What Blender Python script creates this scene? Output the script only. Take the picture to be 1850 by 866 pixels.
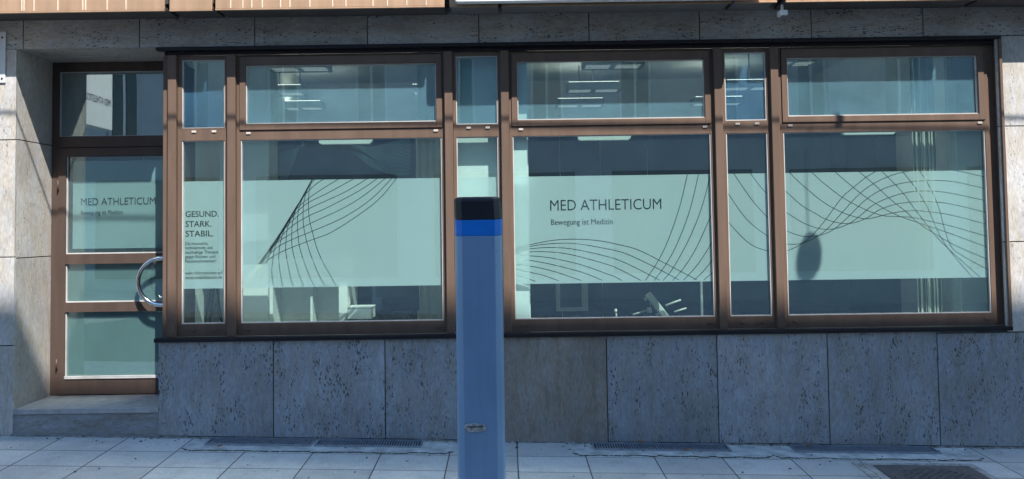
import bpy, bmesh, math, random
from mathutils import Vector, Matrix
from mathutils.geometry import delaunay_2d_cdt

random.seed(7)
for o in list(bpy.data.objects):
    bpy.data.objects.remove(o)
scn = bpy.context.scene
COL = scn.collection
EYE = 1.75
CAMY = -7.21
FPX = 1600.0
YAW, PITCH, ROLL = math.radians(0.018), math.radians(2.574), math.radians(-0.817)
PPX, PPY = 912.0, 340.05

# ------------------------------------------------------------------ camera
cyw, syw = math.cos(YAW), math.sin(YAW)
cp, sp = math.cos(PITCH), math.sin(PITCH)
cr, sr = math.cos(ROLL), math.sin(ROLL)
_r = Vector((cyw, -syw, 0))
_f = Vector((syw * cp, cyw * cp, sp))
_u = _r.cross(_f)
RIGHT = cr * _r + sr * _u
UP = -sr * _r + cr * _u
FWD = _f
cam_d = bpy.data.cameras.new('camera')
cam = bpy.data.objects.new('camera', cam_d)
COL.objects.link(cam)
M = Matrix((RIGHT, UP, -FWD)).transposed().to_4x4()
M.translation = Vector((0, CAMY, EYE))
cam.matrix_world = M
cam_d.sensor_fit = 'HORIZONTAL'
cam_d.sensor_width = 36
cam_d.lens = 36 * FPX / 1850
cam_d.shift_x = (925 - PPX) / 1850
cam_d.shift_y = (PPY - 433) / 1850
cam_d.clip_start = 0.05
cam_d.clip_end = 500
scn.camera = cam

# ------------------------------------------------------------------ light
SUN = Vector((0.51, -1.0, 1.38)).normalized()
world = bpy.data.worlds.new('World')
scn.world = world
world.use_nodes = True
wn = world.node_tree.nodes
bg = wn['Background']
sky = wn.new('ShaderNodeTexSky')
sky.sky_type = 'NISHITA'
sky.sun_disc = False
sky.sun_elevation = math.asin(SUN.z)
sky.sun_rotation = math.atan2(SUN.x, SUN.y)
sky.air_density = 1.6
sky.dust_density = 0.0
sky.ozone_density = 8.0
world.node_tree.links.new(sky.outputs[0], bg.inputs[0])
bg.inputs[1].default_value = 0.125
sl = bpy.data.lights.new('sun', 'SUN')
sl.energy = 5.0
sl.angle = math.radians(0.38)
sl.color = (1.0, 0.965, 0.92)
sun = bpy.data.objects.new('sun', sl)
COL.objects.link(sun)
sun.rotation_euler = SUN.to_track_quat('Z', 'Y').to_euler()
sun.location = (8, -12, 20)
scn.view_settings.view_transform = 'Standard'
scn.view_settings.look = 'None'
scn.view_settings.exposure = 0.84
scn.view_settings.gamma = 1
scn.view_settings.use_curve_mapping = False
try:
    scn.cycles.use_denoising = True
    scn.cycles.blur_glossy = 0.255
    scn.cycles.max_bounces = 12
    scn.cycles.transparent_max_bounces = 24
    scn.cycles.sample_clamp_indirect = 30
except Exception:
    pass


# ------------------------------------------------------------------ helpers
def P(px, py, y):
    """point of the photograph -> world point on the real plane at depth y"""
    d = RIGHT * ((px - PPX) / FPX) + UP * (-(py - PPY) / FPX) + FWD
    t = (y - CAMY) / d.y
    return Vector((d.x * t, y, EYE + d.z * t))


def gz(x, y):
    return 0.028 - 0.0266 * x + 0.03 * min(y, 0.0)


def G(px, py):
    """point of the photograph -> world point on the sloping pavement"""
    d = RIGHT * ((px - PPX) / FPX) + UP * (-(py - PPY) / FPX) + FWD
    n = Vector((0.0266, -0.03, 1))
    c = Vector((0, CAMY, EYE))
    t = (0.028 - n.dot(c)) / n.dot(d)
    return c + d * t


class MB:
    def __init__(self):
        self.bm = bmesh.new()

    def box(self, x0, x1, y0, y1, z0, z1, mat=0):
        vs = [self.bm.verts.new(c) for c in ((x0, y0, z0), (x1, y0, z0), (x1, y1, z0), (x0, y1, z0),
                                             (x0, y0, z1), (x1, y0, z1), (x1, y1, z1), (x0, y1, z1))]
        for f in ((0, 3, 2, 1), (4, 5, 6, 7), (0, 1, 5, 4), (1, 2, 6, 5), (2, 3, 7, 6), (3, 0, 4, 7)):
            self.bm.faces.new([vs[i] for i in f]).material_index = mat
        return vs

    def obox(self, c, ax, ay, az, sx, sy, sz, mat=0):
        """oriented box, half sizes"""
        c, ax, ay, az = Vector(c), Vector(ax).normalized(), Vector(ay).normalized(), Vector(az).normalized()
        vs = []
        for k in (-1, 1):
            for i, j in ((-1, -1), (1, -1), (1, 1), (-1, 1)):
                vs.append(self.bm.verts.new(c + ax * sx * i + ay * sy * j + az * sz * k))
        for f in ((0, 3, 2, 1), (4, 5, 6, 7), (0, 1, 5, 4), (1, 2, 6, 5), (2, 3, 7, 6), (3, 0, 4, 7)):
            self.bm.faces.new([vs[i] for i in f]).material_index = mat

    def tube(self, pts, r, n=10, cap=True):
        pts = [Vector(p) for p in pts]
        rs = r if isinstance(r, (list, tuple)) else [r] * len(pts)
        rings = []
        prev = None
        for i, p in enumerate(pts):
            a = pts[max(i - 1, 0)]
            b = pts[min(i + 1, len(pts) - 1)]
            t = (b - a).normalized()
            if prev is None:
                ref = Vector((0, 0, 1)) if abs(t.z) < 0.9 else Vector((0, 1, 0))
                u = t.cross(ref).normalized()
            else:
                u = (prev - t * prev.dot(t)).normalized()
            prev = u
            v = t.cross(u)
            rings.append([self.bm.verts.new(p + (u * math.cos(2 * math.pi * k / n) + v * math.sin(2 * math.pi * k / n)) * rs[i]) for k in range(n)])
        for a, b in zip(rings, rings[1:]):
            for k in range(n):
                f = self.bm.faces.new((a[k], a[(k + 1) % n], b[(k + 1) % n], b[k]))
                f.smooth = True
        if cap:
            self.bm.faces.new(rings[0][::-1])
            self.bm.faces.new(rings[-1])

    def loft(self, rings, cap=True, smooth=False):
        R = [[self.bm.verts.new(p) for p in ring] for ring in rings]
        n = len(R[0])
        for a, b in zip(R, R[1:]):
            for k in range(n):
                f = self.bm.faces.new((a[k], a[(k + 1) % n], b[(k + 1) % n], b[k]))
                f.smooth = smooth
        if cap:
            self.bm.faces.new(R[0][::-1])
            self.bm.faces.new(R[-1])

    def build(self, name, mat, parent=None, bevel=0.0, seg=2):
        bmesh.ops.recalc_face_normals(self.bm, faces=self.bm.faces)
        me = bpy.data.meshes.new(name)
        self.bm.to_mesh(me)
        self.bm.free()
        for m in (mat if isinstance(mat, (list, tuple)) else [mat]):
            me.materials.append(m)
        o = bpy.data.objects.new(name, me)
        COL.objects.link(o)
        if parent is not None:
            o.parent = parent
        if bevel:
            b = o.modifiers.new('bevel', 'BEVEL')
            b.width = bevel
            b.segments = seg
            b.limit_method = 'ANGLE'
        return o


def thing(name, label, cat, loc=(0, 0, 0), group=None):
    o = bpy.data.objects.new(name, None)
    COL.objects.link(o)
    o.empty_display_size = 0.1
    tag(o, label, cat, group)
    return o


def tag(o, label=None, cat=None, group=None, kind=None):
    if label:
        o['label'] = label
    if cat:
        o['category'] = cat
    if group:
        o['group'] = group
    if kind:
        o['kind'] = kind
    return o


def one(bx, name, mat, parent=None, bevel=0.0):
    m = MB()
    m.box(*bx)
    return m.build(name, mat, parent, bevel)


def spline(pts, step=0.02):
    """Catmull-Rom through 2-D points"""
    pts = [Vector(p) for p in pts]
    if len(pts) == 2:
        return pts
    ext = [pts[0] * 2 - pts[1]] + pts + [pts[-1] * 2 - pts[-2]]
    out = []
    for i in range(1, len(ext) - 2):
        p0, p1, p2, p3 = ext[i - 1:i + 3]
        n = max(2, int((p2 - p1).length / step))
        for k in range(n):
            t = k / n
            out.append(0.5 * ((2 * p1) + (p2 - p0) * t + (2 * p0 - 5 * p1 + 4 * p2 - p3) * t * t + (3 * p1 - p0 - 3 * p2 + p3) * t ** 3))
    out.append(pts[-1])
    return out


def ribbon_quads(pts, w):
    """left/right offsets of a 2-D polyline"""
    L, R = [], []
    for i, p in enumerate(pts):
        a, b = pts[max(i - 1, 0)], pts[min(i + 1, len(pts) - 1)]
        t = (b - a).normalized()
        n = Vector((-t.y, t.x)) * w * 0.5
        L.append(p + n)
        R.append(p - n)
    return L, R


# ------------------------------------------------------------------ materials
def mat_new(name):
    m = bpy.data.materials.new(name)
    m.use_nodes = True
    nt = m.node_tree
    return m, nt, nt.nodes, nt.links, nt.nodes['Principled BSDF']


def ramp(N, stops):
    r = N.new('ShaderNodeValToRGB')
    el = r.color_ramp.elements
    while len(el) > 1:
        el.remove(el[-1])
    el[0].position, el[0].color = stops[0][0], tuple(stops[0][1]) + (1,)
    for p, c in stops[1:]:
        e = el.new(p)
        e.color = tuple(c) + (1,)
    return r


def simple(name, col, rough=0.5, metal=0.0, var=0.08, scale=6.0, bump=0.0, bscale=80.0):
    m, nt, N, L, B = mat_new(name)
    tc = N.new('ShaderNodeTexCoord')
    no = N.new('ShaderNodeTexNoise')
    no.inputs['Scale'].default_value = scale
    no.inputs['Detail'].default_value = 6
    L.new(tc.outputs['Object'], no.inputs['Vector'])
    c0 = [max(0, c * (1 - var * 2)) for c in col]
    c1 = [min(1, c * (1 + var * 2)) for c in col]
    r = ramp(N, [(0.3, c0), (0.7, c1)])
    L.new(no.outputs['Fac'], r.inputs['Fac'])
    L.new(r.outputs['Color'], B.inputs['Base Color'])
    B.inputs['Roughness'].default_value = rough
    B.inputs['Metallic'].default_value = metal
    if bump:
        n2 = N.new('ShaderNodeTexNoise')
        n2.inputs['Scale'].default_value = bscale
        n2.inputs['Detail'].default_value = 4
        L.new(tc.outputs['Object'], n2.inputs['Vector'])
        b = N.new('ShaderNodeBump')
        b.inputs['Strength'].default_value = bump
        b.inputs['Distance'].default_value = 0.004
        L.new(n2.outputs['Fac'], b.inputs['Height'])
        L.new(b.outputs['Normal'], B.inputs['Normal'])
    return m


def travertine(name, base, vertical=True, pits=1.0, streak=0.16, seed=0.0):
    """veined stone: soft bands along the bedding, long dark pores in clusters"""
    m, nt, N, L, B = mat_new(name)
    tc = N.new('ShaderNodeTexCoord')
    oi = N.new('ShaderNodeObjectInfo')
    off = N.new('ShaderNodeVectorMath')
    off.operation = 'MULTIPLY_ADD'
    cmb = N.new('ShaderNodeCombineXYZ')
    for i in range(3):
        L.new(oi.outputs['Random'], cmb.inputs[i])
    off.inputs[1].default_value = (37.0, 11.0, 53.0)
    off.inputs[2].default_value = (seed, seed, seed)
    L.new(cmb.outputs[0], off.inputs[0])
    add = N.new('ShaderNodeVectorMath')
    add.operation = 'ADD'
    L.new(tc.outputs['Object'], add.inputs[0])
    L.new(off.outputs[0], add.inputs[1])
    # wobble
    wob = N.new('ShaderNodeTexNoise')
    wob.inputs['Scale'].default_value = 5
    wob.inputs['Detail'].default_value = 3
    L.new(add.outputs[0], wob.inputs['Vector'])
    wm = N.new('ShaderNodeVectorMath')
    wm.operation = 'MULTIPLY_ADD'
    wm.inputs[1].default_value = (0.05, 0.05, 0.05)
    L.new(wob.outputs['Color'], wm.inputs[0])
    L.new(add.outputs[0], wm.inputs[2])

    def mapped(sc):
        mp = N.new('ShaderNodeMapping')
        mp.inputs['Scale'].default_value = sc if vertical else (sc[2], sc[1], sc[0])
        L.new(wm.outputs[0], mp.inputs['Vector'])
        return mp

    # bands
    mp = mapped((14, 14, 3.6))
    n1 = N.new('ShaderNodeTexNoise')
    n1.inputs['Scale'].default_value = 1
    n1.inputs['Detail'].default_value = 9
    n1.inputs['Roughness'].default_value = 0.62
    L.new(mp.outputs[0], n1.inputs['Vector'])
    d = [c * (1 - streak * 2.2) for c in base]
    l = [min(1, c * (1 + streak * 1.5)) for c in base]
    warm = (base[0] * 1.02, base[1] * 0.95, base[2] * 0.84)
    r1 = ramp(N, [(0.28, d), (0.45, warm), (0.55, base), (0.74, l)])
    L.new(n1.outputs['Fac'], r1.inputs['Fac'])
    # fine pale and dark hairlines along the bedding
    mpf = mapped((70, 70, 20))
    nf = N.new('ShaderNodeTexNoise')
    nf.inputs['Scale'].default_value = 1
    nf.inputs['Detail'].default_value = 5
    L.new(mpf.outputs[0], nf.inputs['Vector'])
    rf = ramp(N, [(0.3, (0.82, 0.82, 0.82)), (0.5, (1, 1, 1)), (0.68, (1.16, 1.16, 1.16))])
    L.new(nf.outputs['Fac'], rf.inputs['Fac'])
    mf = N.new('ShaderNodeMix')
    mf.data_type = 'RGBA'
    mf.blend_type = 'MULTIPLY'
    mf.inputs[0].default_value = 1
    L.new(r1.outputs['Color'], mf.inputs[6])
    L.new(rf.outputs['Color'], mf.inputs[7])
    # per panel tone
    hv = N.new('ShaderNodeHueSaturation')
    mr = N.new('ShaderNodeMapRange')
    mr.inputs['To Min'].default_value = 0.9
    mr.inputs['To Max'].default_value = 1.1
    L.new(oi.outputs['Random'], mr.inputs['Value'])
    L.new(mr.outputs[0], hv.inputs['Value'])
    L.new(mf.outputs[2], hv.inputs['Color'])
    # pores: stretched cells gated by a cluster mask
    mp2 = mapped((100, 100, 32))
    v = N.new('ShaderNodeTexVoronoi')
    v.inputs['Scale'].default_value = 1
    v.inputs['Randomness'].default_value = 1
    L.new(mp2.outputs[0], v.inputs['Vector'])
    mp3 = mapped((12, 12, 3.0))
    n3 = N.new('ShaderNodeTexNoise')
    n3.inputs['Scale'].default_value = 1
    n3.inputs['Detail'].default_value = 4
    L.new(mp3.outputs[0], n3.inputs['Vector'])
    thr = N.new('ShaderNodeMapRange')
    thr.inputs['From Min'].default_value = 0.30
    thr.inputs['From Max'].default_value = 0.72
    thr.inputs['To Min'].default_value = 0.0
    thr.inputs['To Max'].default_value = 0.80 * pits
    L.new(n3.outputs['Fac'], thr.inputs['Value'])
    # random size per cell
    mul = N.new('ShaderNodeMath')
    mul.operation = 'MULTIPLY'
    sepc = N.new('ShaderNodeSeparateColor')
    L.new(v.outputs['Color'], sepc.inputs['Color'])
    pw = N.new('ShaderNodeMath')
    pw.operation = 'POWER'
    pw.inputs[1].default_value = 1.7
    L.new(sepc.outputs[0], pw.inputs[0])
    L.new(thr.outputs[0], mul.inputs[0])
    L.new(pw.outputs[0], mul.inputs[1])
    sub = N.new('ShaderNodeMath')
    sub.operation = 'SUBTRACT'
    L.new(mul.outputs[0], sub.inputs[0])
    L.new(v.outputs['Distance'], sub.inputs[1])
    pm = N.new('ShaderNodeMapRange')
    pm.inputs['From Min'].default_value = -0.05
    pm.inputs['From Max'].default_value = 0.10
    L.new(sub.outputs[0], pm.inputs['Value'])
    mix = N.new('ShaderNodeMix')
    mix.data_type = 'RGBA'
    L.new(pm.outputs[0], mix.inputs[0])
    L.new(hv.outputs[0], mix.inputs[6])
    # pore tone: some rusty
    k_ = 1.0 if pits >= 1 else 2.2
    rp = ramp(N, [(0.0, (0.06 * k_, 0.058 * k_, 0.058 * k_)), (0.7, (0.10 * k_, 0.09 * k_, 0.082 * k_)), (1.0, (0.15 * k_, 0.10 * k_, 0.07 * k_))])
    L.new(sepc.outputs[1], rp.inputs['Fac'])
    L.new(rp.outputs[0], mix.inputs[7])
    # large soft stains
    n4 = N.new('ShaderNodeTexNoise')
    n4.inputs['Scale'].default_value = 2.2
    n4.inputs['Detail'].default_value = 5
    L.new(add.outputs[0], n4.inputs['Vector'])
    r4 = ramp(N, [(0.3, (0.80, 0.79, 0.78)), (0.7, (1.08, 1.08, 1.08))])
    L.new(n4.outputs['Fac'], r4.inputs['Fac'])
    mm = N.new('ShaderNodeMix')
    mm.data_type = 'RGBA'
    mm.blend_type = 'MULTIPLY'
    mm.inputs[0].default_value = 1
    L.new(mix.outputs[2], mm.inputs[6])
    L.new(r4.outputs[0], mm.inputs[7])
    L.new(mm.outputs[2], B.inputs['Base Color'])
    B.inputs['Roughness'].default_value = 0.62
    hs = N.new('ShaderNodeMath')
    hs.operation = 'MULTIPLY_ADD'
    hs.inputs[1].default_value = -1.0
    L.new(pm.outputs[0], hs.inputs[0])
    h2 = N.new('ShaderNodeMath')
    h2.operation = 'MULTIPLY'
    h2.inputs[1].default_value = 0.25
    L.new(n1.outputs['Fac'], h2.inputs[0])
    L.new(h2.outputs[0], hs.inputs[2])
    bp = N.new('ShaderNodeBump')
    bp.inputs['Strength'].default_value = 0.6
    bp.inputs['Distance'].default_value = 0.006
    L.new(hs.outputs[0], bp.inputs['Height'])
    L.new(bp.outputs[0], B.inputs['Normal'])
    return m


STONE = travertine('travertine', (0.30, 0.325, 0.36), True, 1.05, 0.13)
STONE_PALE = travertine('pale_travertine', (0.47, 0.455, 0.435), True, 0.7, 0.09, 3.0)
STONE_H = travertine('fascia_travertine', (0.37, 0.36, 0.34), False, 1.0, 0.12, 9.0)
STONE_BROWN = travertine('brown_travertine', (0.255, 0.235, 0.215), True, 0.6, 0.17, 5.0)
BACKING = simple('dark_backing', (0.05, 0.05, 0.05), 0.9)


def anodised(name, col, rough=0.42, metal=0.35):
    m, nt, N, L, B = mat_new(name)
    tc = N.new('ShaderNodeTexCoord')
    mp = N.new('ShaderNodeMapping')
    mp.inputs['Scale'].default_value = (9, 9, 1.2)
    L.new(tc.outputs['Object'], mp.inputs['Vector'])
    no = N.new('ShaderNodeTexNoise')
    no.inputs['Scale'].default_value = 1.5
    no.inputs['Detail'].default_value = 8
    L.new(mp.outputs[0], no.inputs['Vector'])
    r = ramp(N, [(0.3, [c * 0.86 for c in col]), (0.7, [c * 1.12 for c in col])])
    L.new(no.outputs['Fac'], r.inputs['Fac'])
    # specks of dust and rain marks
    v = N.new('ShaderNodeTexNoise')
    v.inputs['Scale'].default_value = 160
    v.inputs['Detail'].default_value = 2
    L.new(tc.outputs['Object'], v.inputs['Vector'])
    r2 = ramp(N, [(0.70, (0, 0, 0)), (0.76, (1, 1, 1))])
    L.new(v.outputs['Fac'], r2.inputs['Fac'])
    mx = N.new('ShaderNodeMix')
    mx.data_type = 'RGBA'
    L.new(r2.outputs[0], mx.inputs[0])
    L.new(r.outputs[0], mx.inputs[6])
    mx.inputs[7].default_value = [min(1, c * 1.7) for c in col] + [1]
    L.new(mx.outputs[2], B.inputs['Base Color'])
    B.inputs['Roughness'].default_value = rough
    B.inputs['Metallic'].default_value = metal
    B.inputs['Specular IOR Level'].default_value = 0.2
    return m


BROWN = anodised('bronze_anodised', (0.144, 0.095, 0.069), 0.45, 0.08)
BROWN_SHADE = anodised('shade_dark_ledge', (0.022, 0.019, 0.021), 0.5, 0.1)  # bronze darkened to near black: shade on head and sill put into colour
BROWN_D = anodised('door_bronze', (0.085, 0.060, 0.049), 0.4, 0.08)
COPPER = anodised('copper_cladding', (0.42, 0.27, 0.17), 0.5, 0.3)
PALE_RIB = simple('pale_copper_rib', (0.75, 0.62, 0.48), 0.35, 0.2)  # ribs paler than the copper panels
SOFFIT = simple('dark_soffit', (0.07, 0.06, 0.055), 0.6)
SOFFIT_G = simple('grey_soffit', (0.16, 0.15, 0.145), 0.6)
GASKET = simple('pale_glazing_strip', (0.47, 0.46, 0.44), 0.45)
SEAL = simple('black_seal', (0.02, 0.02, 0.02), 0.6)
CAPM = simple('cap_plastic', (0.50, 0.43, 0.37), 0.5)
CHROME = simple('polished_steel', (0.75, 0.75, 0.75), 0.12, 1.0, 0.02)
WHITE = simple('white_paint', (0.86, 0.86, 0.83), 0.5, 0, 0.02)
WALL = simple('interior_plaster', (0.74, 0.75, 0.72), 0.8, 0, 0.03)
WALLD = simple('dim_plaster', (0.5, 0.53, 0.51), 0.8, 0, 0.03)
NAVY = simple('navy_cloth', (0.02, 0.055, 0.15), 0.8, 0, 0.06, 3)
NAVY2 = simple('blue_grey_panel', (0.06, 0.11, 0.19), 0.8, 0, 0.06, 3)
GRAPHIC = simple('pale_blue_print', (0.28, 0.50, 0.62), 0.7)
CARPET = simple('floor_lino', (0.20, 0.21, 0.22), 0.6)
INK = simple('lettering_ink', (0.008, 0.012, 0.015), 0.5)
CONC = simple('concrete', (0.52, 0.52, 0.49), 0.85, 0, 0.17, 9, 0.4, 60)
GRATEM = simple('galvanised_grate', (0.30, 0.34, 0.39), 0.5, 0.5, 0.1, 20)
IRON = simple('cast_iron', (0.13, 0.12, 0.115), 0.6, 0.2, 0.15, 30)
COBBLE = simple('granite_setts', (0.36, 0.35, 0.33), 0.8, 0, 0.18, 14, 0.5, 90)
BLACKP = simple('black_plastic', (0.012, 0.016, 0.022), 0.4, 0, 0.1)
BLUEP = simple('blue_band_paint', (0.0, 0.21, 0.72), 0.4, 0, 0.05)
CHAIRM = simple('navy_upholstery', (0.02, 0.035, 0.075), 0.8)
STEELW = simple('white_enamel', (0.62, 0.62, 0.58), 0.4)


def glass_mat(name, tint, refl=1.6, dirt=0.07, dcol=(0.45, 0.72, 0.85)):
    m, nt, N, L, B = mat_new(name)
    N.remove(B)
    out = N['Material Output']
    tr = N.new('ShaderNodeBsdfTransparent')
    tr.inputs[0].default_value = tuple(tint) + (1,)
    gl = N.new('ShaderNodeBsdfGlossy')
    gl.inputs['Roughness'].default_value = 0.01
    gl.inputs['Color'].default_value = (0.85, 0.97, 1.0, 1)
    lw = N.new('ShaderNodeLayerWeight')
    lw.inputs['Blend'].default_value = 0.5
    p = N.new('ShaderNodeMath')
    p.operation = 'POWER'
    p.inputs[1].default_value = 5
    L.new(lw.outputs['Facing'], p.inputs[0])
    ma = N.new('ShaderNodeMath')
    ma.operation = 'MULTIPLY_ADD'
    ma.inputs[1].default_value = 0.9
    ma.inputs[2].default_value = 0.04 * refl
    L.new(p.outputs[0], ma.inputs[0])
    tc = N.new('ShaderNodeTexCoord')
    # very slight waviness of the pane
    nb = N.new('ShaderNodeTexNoise')
    nb.inputs['Scale'].default_value = 1.6
    nb.inputs['Detail'].default_value = 1
    L.new(tc.outputs['Object'], nb.inputs['Vector'])
    bp = N.new('ShaderNodeBump')
    bp.inputs['Strength'].default_value = 0.12
    bp.inputs['Distance'].default_value = 0.004
    L.new(nb.outputs['Fac'], bp.inputs['Height'])
    L.new(bp.outputs[0], gl.inputs['Normal'])
    mx = N.new('ShaderNodeMixShader')
    L.new(ma.outputs[0], mx.inputs[0])
    L.new(tr.outputs[0], mx.inputs[1])
    L.new(gl.outputs[0], mx.inputs[2])
    # film of dust
    df = N.new('ShaderNodeBsdfDiffuse')
    df.inputs[0].default_value = tuple(dcol) + (1,)
    n = N.new('ShaderNodeTexNoise')
    n.inputs['Scale'].default_value = 3
    n.inputs['Detail'].default_value = 8
    n.inputs['Roughness'].default_value = 0.7
    L.new(tc.outputs['Object'], n.inputs['Vector'])
    n2 = N.new('ShaderNodeTexNoise')
    n2.inputs['Scale'].default_value = 70
    n2.inputs['Detail'].default_value = 3
    L.new(tc.outputs['Object'], n2.inputs['Vector'])
    ad = N.new('ShaderNodeMath')
    ad.operation = 'MULTIPLY_ADD'
    ad.inputs[1].default_value = 0.5
    L.new(n2.outputs['Fac'], ad.inputs[0])
    L.new(n.outputs['Fac'], ad.inputs[2])
    mr = N.new('ShaderNodeMapRange')
    mr.inputs['From Min'].default_value = 0.5
    mr.inputs['From Max'].default_value = 1.0
    mr.inputs['To Min'].default_value = dirt * 0.6
    mr.inputs['To Max'].default_value = dirt * 1.4
    L.new(ad.outputs[0], mr.inputs['Value'])
    m2 = N.new('ShaderNodeMixShader')
    L.new(mr.outputs[0], m2.inputs[0])
    L.new(mx.outputs[0], m2.inputs[1])
    L.new(df.outputs[0], m2.inputs[2])
    L.new(m2.outputs[0], out.inputs['Surface'])
    return m


GLASS = glass_mat('tinted_glass', (0.835, 0.925, 0.905), 3.2, 0.012)
GLASS_UP = glass_mat('fanlight_glass', (0.80, 0.905, 0.885), 3.2, 0.10, (0.32, 0.64, 0.80))
GLASS_SUN = glass_mat('sun_coated_glass', (0.74, 0.88, 0.90), 2.6, 0.07, (0.22, 0.55, 0.9))
GLASS_D = glass_mat('door_glass', (0.80, 0.905, 0.885), 4.0, 0.03)


def film_mat(name, col, transp, transl):
    m, nt, N, L, B = mat_new(name)
    N.remove(B)
    out = N['Material Output']
    d = N.new('ShaderNodeBsdfDiffuse')
    d.inputs[0].default_value = tuple(col) + (1,)
    t = N.new('ShaderNodeBsdfTranslucent')
    t.inputs[0].default_value = tuple(col) + (1,)
    x = N.new('ShaderNodeBsdfTransparent')
    a = N.new('ShaderNodeMixShader')
    a.inputs[0].default_value = transl
    L.new(d.outputs[0], a.inputs[1])
    L.new(t.outputs[0], a.inputs[2])
    b = N.new('ShaderNodeMixShader')
    b.inputs[0].default_value = transp
    L.new(a.outputs[0], b.inputs[1])
    L.new(x.outputs[0], b.inputs[2])
    L.new(b.outputs[0], out.inputs['Surface'])
    return m


FILM = film_mat('frosted_film', (0.92, 0.975, 0.99), 0.17, 0.41)
FILM_D = film_mat('door_film', (0.66, 0.74, 0.76), 0.12, 0.35)
FILM_L = film_mat('lower_door_film', (0.42, 0.52, 0.50), 0.25, 0.4)


def pavement_mat():
    m, nt, N, L, B = mat_new('paving_slabs')
    tc = N.new('ShaderNodeTexCoord')
    sep = N.new('ShaderNodeSeparateXYZ')
    L.new(tc.outputs['Object'], sep.inputs[0])

    def joint(sock, size, offs, w):
        a = N.new('ShaderNodeMath')
        a.operation = 'MULTIPLY_ADD'
        a.inputs[1].default_value = 1 / size
        a.inputs[2].default_value = -offs / size + 200
        L.new(sock, a.inputs[0])
        fr = N.new('ShaderNodeMath')
        fr.operation = 'FRACT'
        L.new(a.outputs[0], fr.inputs[0])
        fl = N.new('ShaderNodeMath')
        fl.operation = 'FLOOR'
        L.new(a.outputs[0], fl.inputs[0])
        s = N.new('ShaderNodeMath')
        s.operation = 'SUBTRACT'
        s.inputs[1].default_value = 0.5
        L.new(fr.outputs[0], s.inputs[0])
        ab = N.new('ShaderNodeMath')
        ab.operation = 'ABSOLUTE'
        L.new(s.outputs[0], ab.inputs[0])
        g = N.new('ShaderNodeMapRange')
        g.inputs['From Min'].default_value = 0.5 - w / size
        g.inputs['From Max'].default_value = 0.5 - w / size * 0.45
        L.new(ab.outputs[0], g.inputs['Value'])
        return g.outputs[0], fl.outputs[0]

    jx, ix = joint(sep.outputs[0], 0.52, 0.07, 0.006)
    jy, iy = joint(sep.outputs[1], 0.39, 0.0, 0.006)
    mx = N.new('ShaderNodeMath')
    mx.operation = 'MAXIMUM'
    L.new(jx, mx.inputs[0])
    L.new(jy, mx.inputs[1])
    cmb = N.new('ShaderNodeCombineXYZ')
    L.new(ix, cmb.inputs[0])
    L.new(iy, cmb.inputs[1])
    wnz = N.new('ShaderNodeTexWhiteNoise')
    L.new(cmb.outputs[0], wnz.inputs['Vector'])
    n = N.new('ShaderNodeTexNoise')
    n.inputs['Scale'].default_value = 5
    n.inputs['Detail'].default_value = 10
    n.inputs['Roughness'].default_value = 0.7
    L.new(tc.outputs['Object'], n.inputs['Vector'])
    r = ramp(N, [(0.25, (0.44, 0.435, 0.41)), (0.5, (0.58, 0.57, 0.535)), (0.85, (0.66, 0.645, 0.605))])
    L.new(n.outputs['Fac'], r.inputs['Fac'])
    hv = N.new('ShaderNodeHueSaturation')
    mr = N.new('ShaderNodeMapRange')
    mr.inputs['To Min'].default_value = 0.86
    mr.inputs['To Max'].default_value = 1.1
    L.new(wnz.outputs['Value'], mr.inputs['Value'])
    L.new(mr.outputs[0], hv.inputs['Value'])
    L.new(r.outputs[0], hv.inputs['Color'])
    # specks
    sp_ = N.new('ShaderNodeTexNoise')
    sp_.inputs['Scale'].default_value = 130
    sp_.inputs['Detail'].default_value = 2
    L.new(tc.outputs['Object'], sp_.inputs['Vector'])
    rs = ramp(N, [(0.3, (0.72, 0.72, 0.72)), (0.5, (1, 1, 1)), (0.72, (1.15, 1.15, 1.15))])
    L.new(sp_.outputs['Fac'], rs.inputs['Fac'])
    mu = N.new('ShaderNodeMix')
    mu.data_type = 'RGBA'
    mu.blend_type = 'MULTIPLY'
    mu.inputs[0].default_value = 1
    L.new(hv.outputs[0], mu.inputs[6])
    L.new(rs.outputs[0], mu.inputs[7])
    # dark spots of gum
    vo = N.new('ShaderNodeTexVoronoi')
    vo.inputs['Scale'].default_value = 3.2
    L.new(tc.outputs['Object'], vo.inputs['Vector'])
    rg = ramp(N, [(0.035, (0.35, 0.35, 0.35)), (0.05, (1, 1, 1))])
    L.new(vo.outputs['Distance'], rg.inputs['Fac'])
    mg = N.new('ShaderNodeMix')
    mg.data_type = 'RGBA'
    mg.blend_type = 'MULTIPLY'
    mg.inputs[0].default_value = 0.7
    L.new(mu.outputs[2], mg.inputs[6])
    L.new(rg.outputs[0], mg.inputs[7])
    mj = N.new('ShaderNodeMix')
    mj.data_type = 'RGBA'
    L.new(mx.outputs[0], mj.inputs[0])
    L.new(mg.outputs[2], mj.inputs[6])
    mj.inputs[7].default_value = (0.05, 0.05, 0.045, 1)
    L.new(mj.outputs[2], B.inputs['Base Color'])
    B.inputs['Roughness'].default_value = 0.75
    hh = N.new('ShaderNodeMath')
    hh.operation = 'MULTIPLY_ADD'
    hh.inputs[1].default_value = -2
    L.new(mx.outputs[0], hh.inputs[0])
    L.new(n.outputs['Fac'], hh.inputs[2])
    bp = N.new('ShaderNodeBump')
    bp.inputs['Strength'].default_value = 0.5
    bp.inputs['Distance'].default_value = 0.004
    L.new(hh.outputs[0], bp.inputs['Height'])
    L.new(bp.outputs[0], B.inputs['Normal'])
    return m


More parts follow.
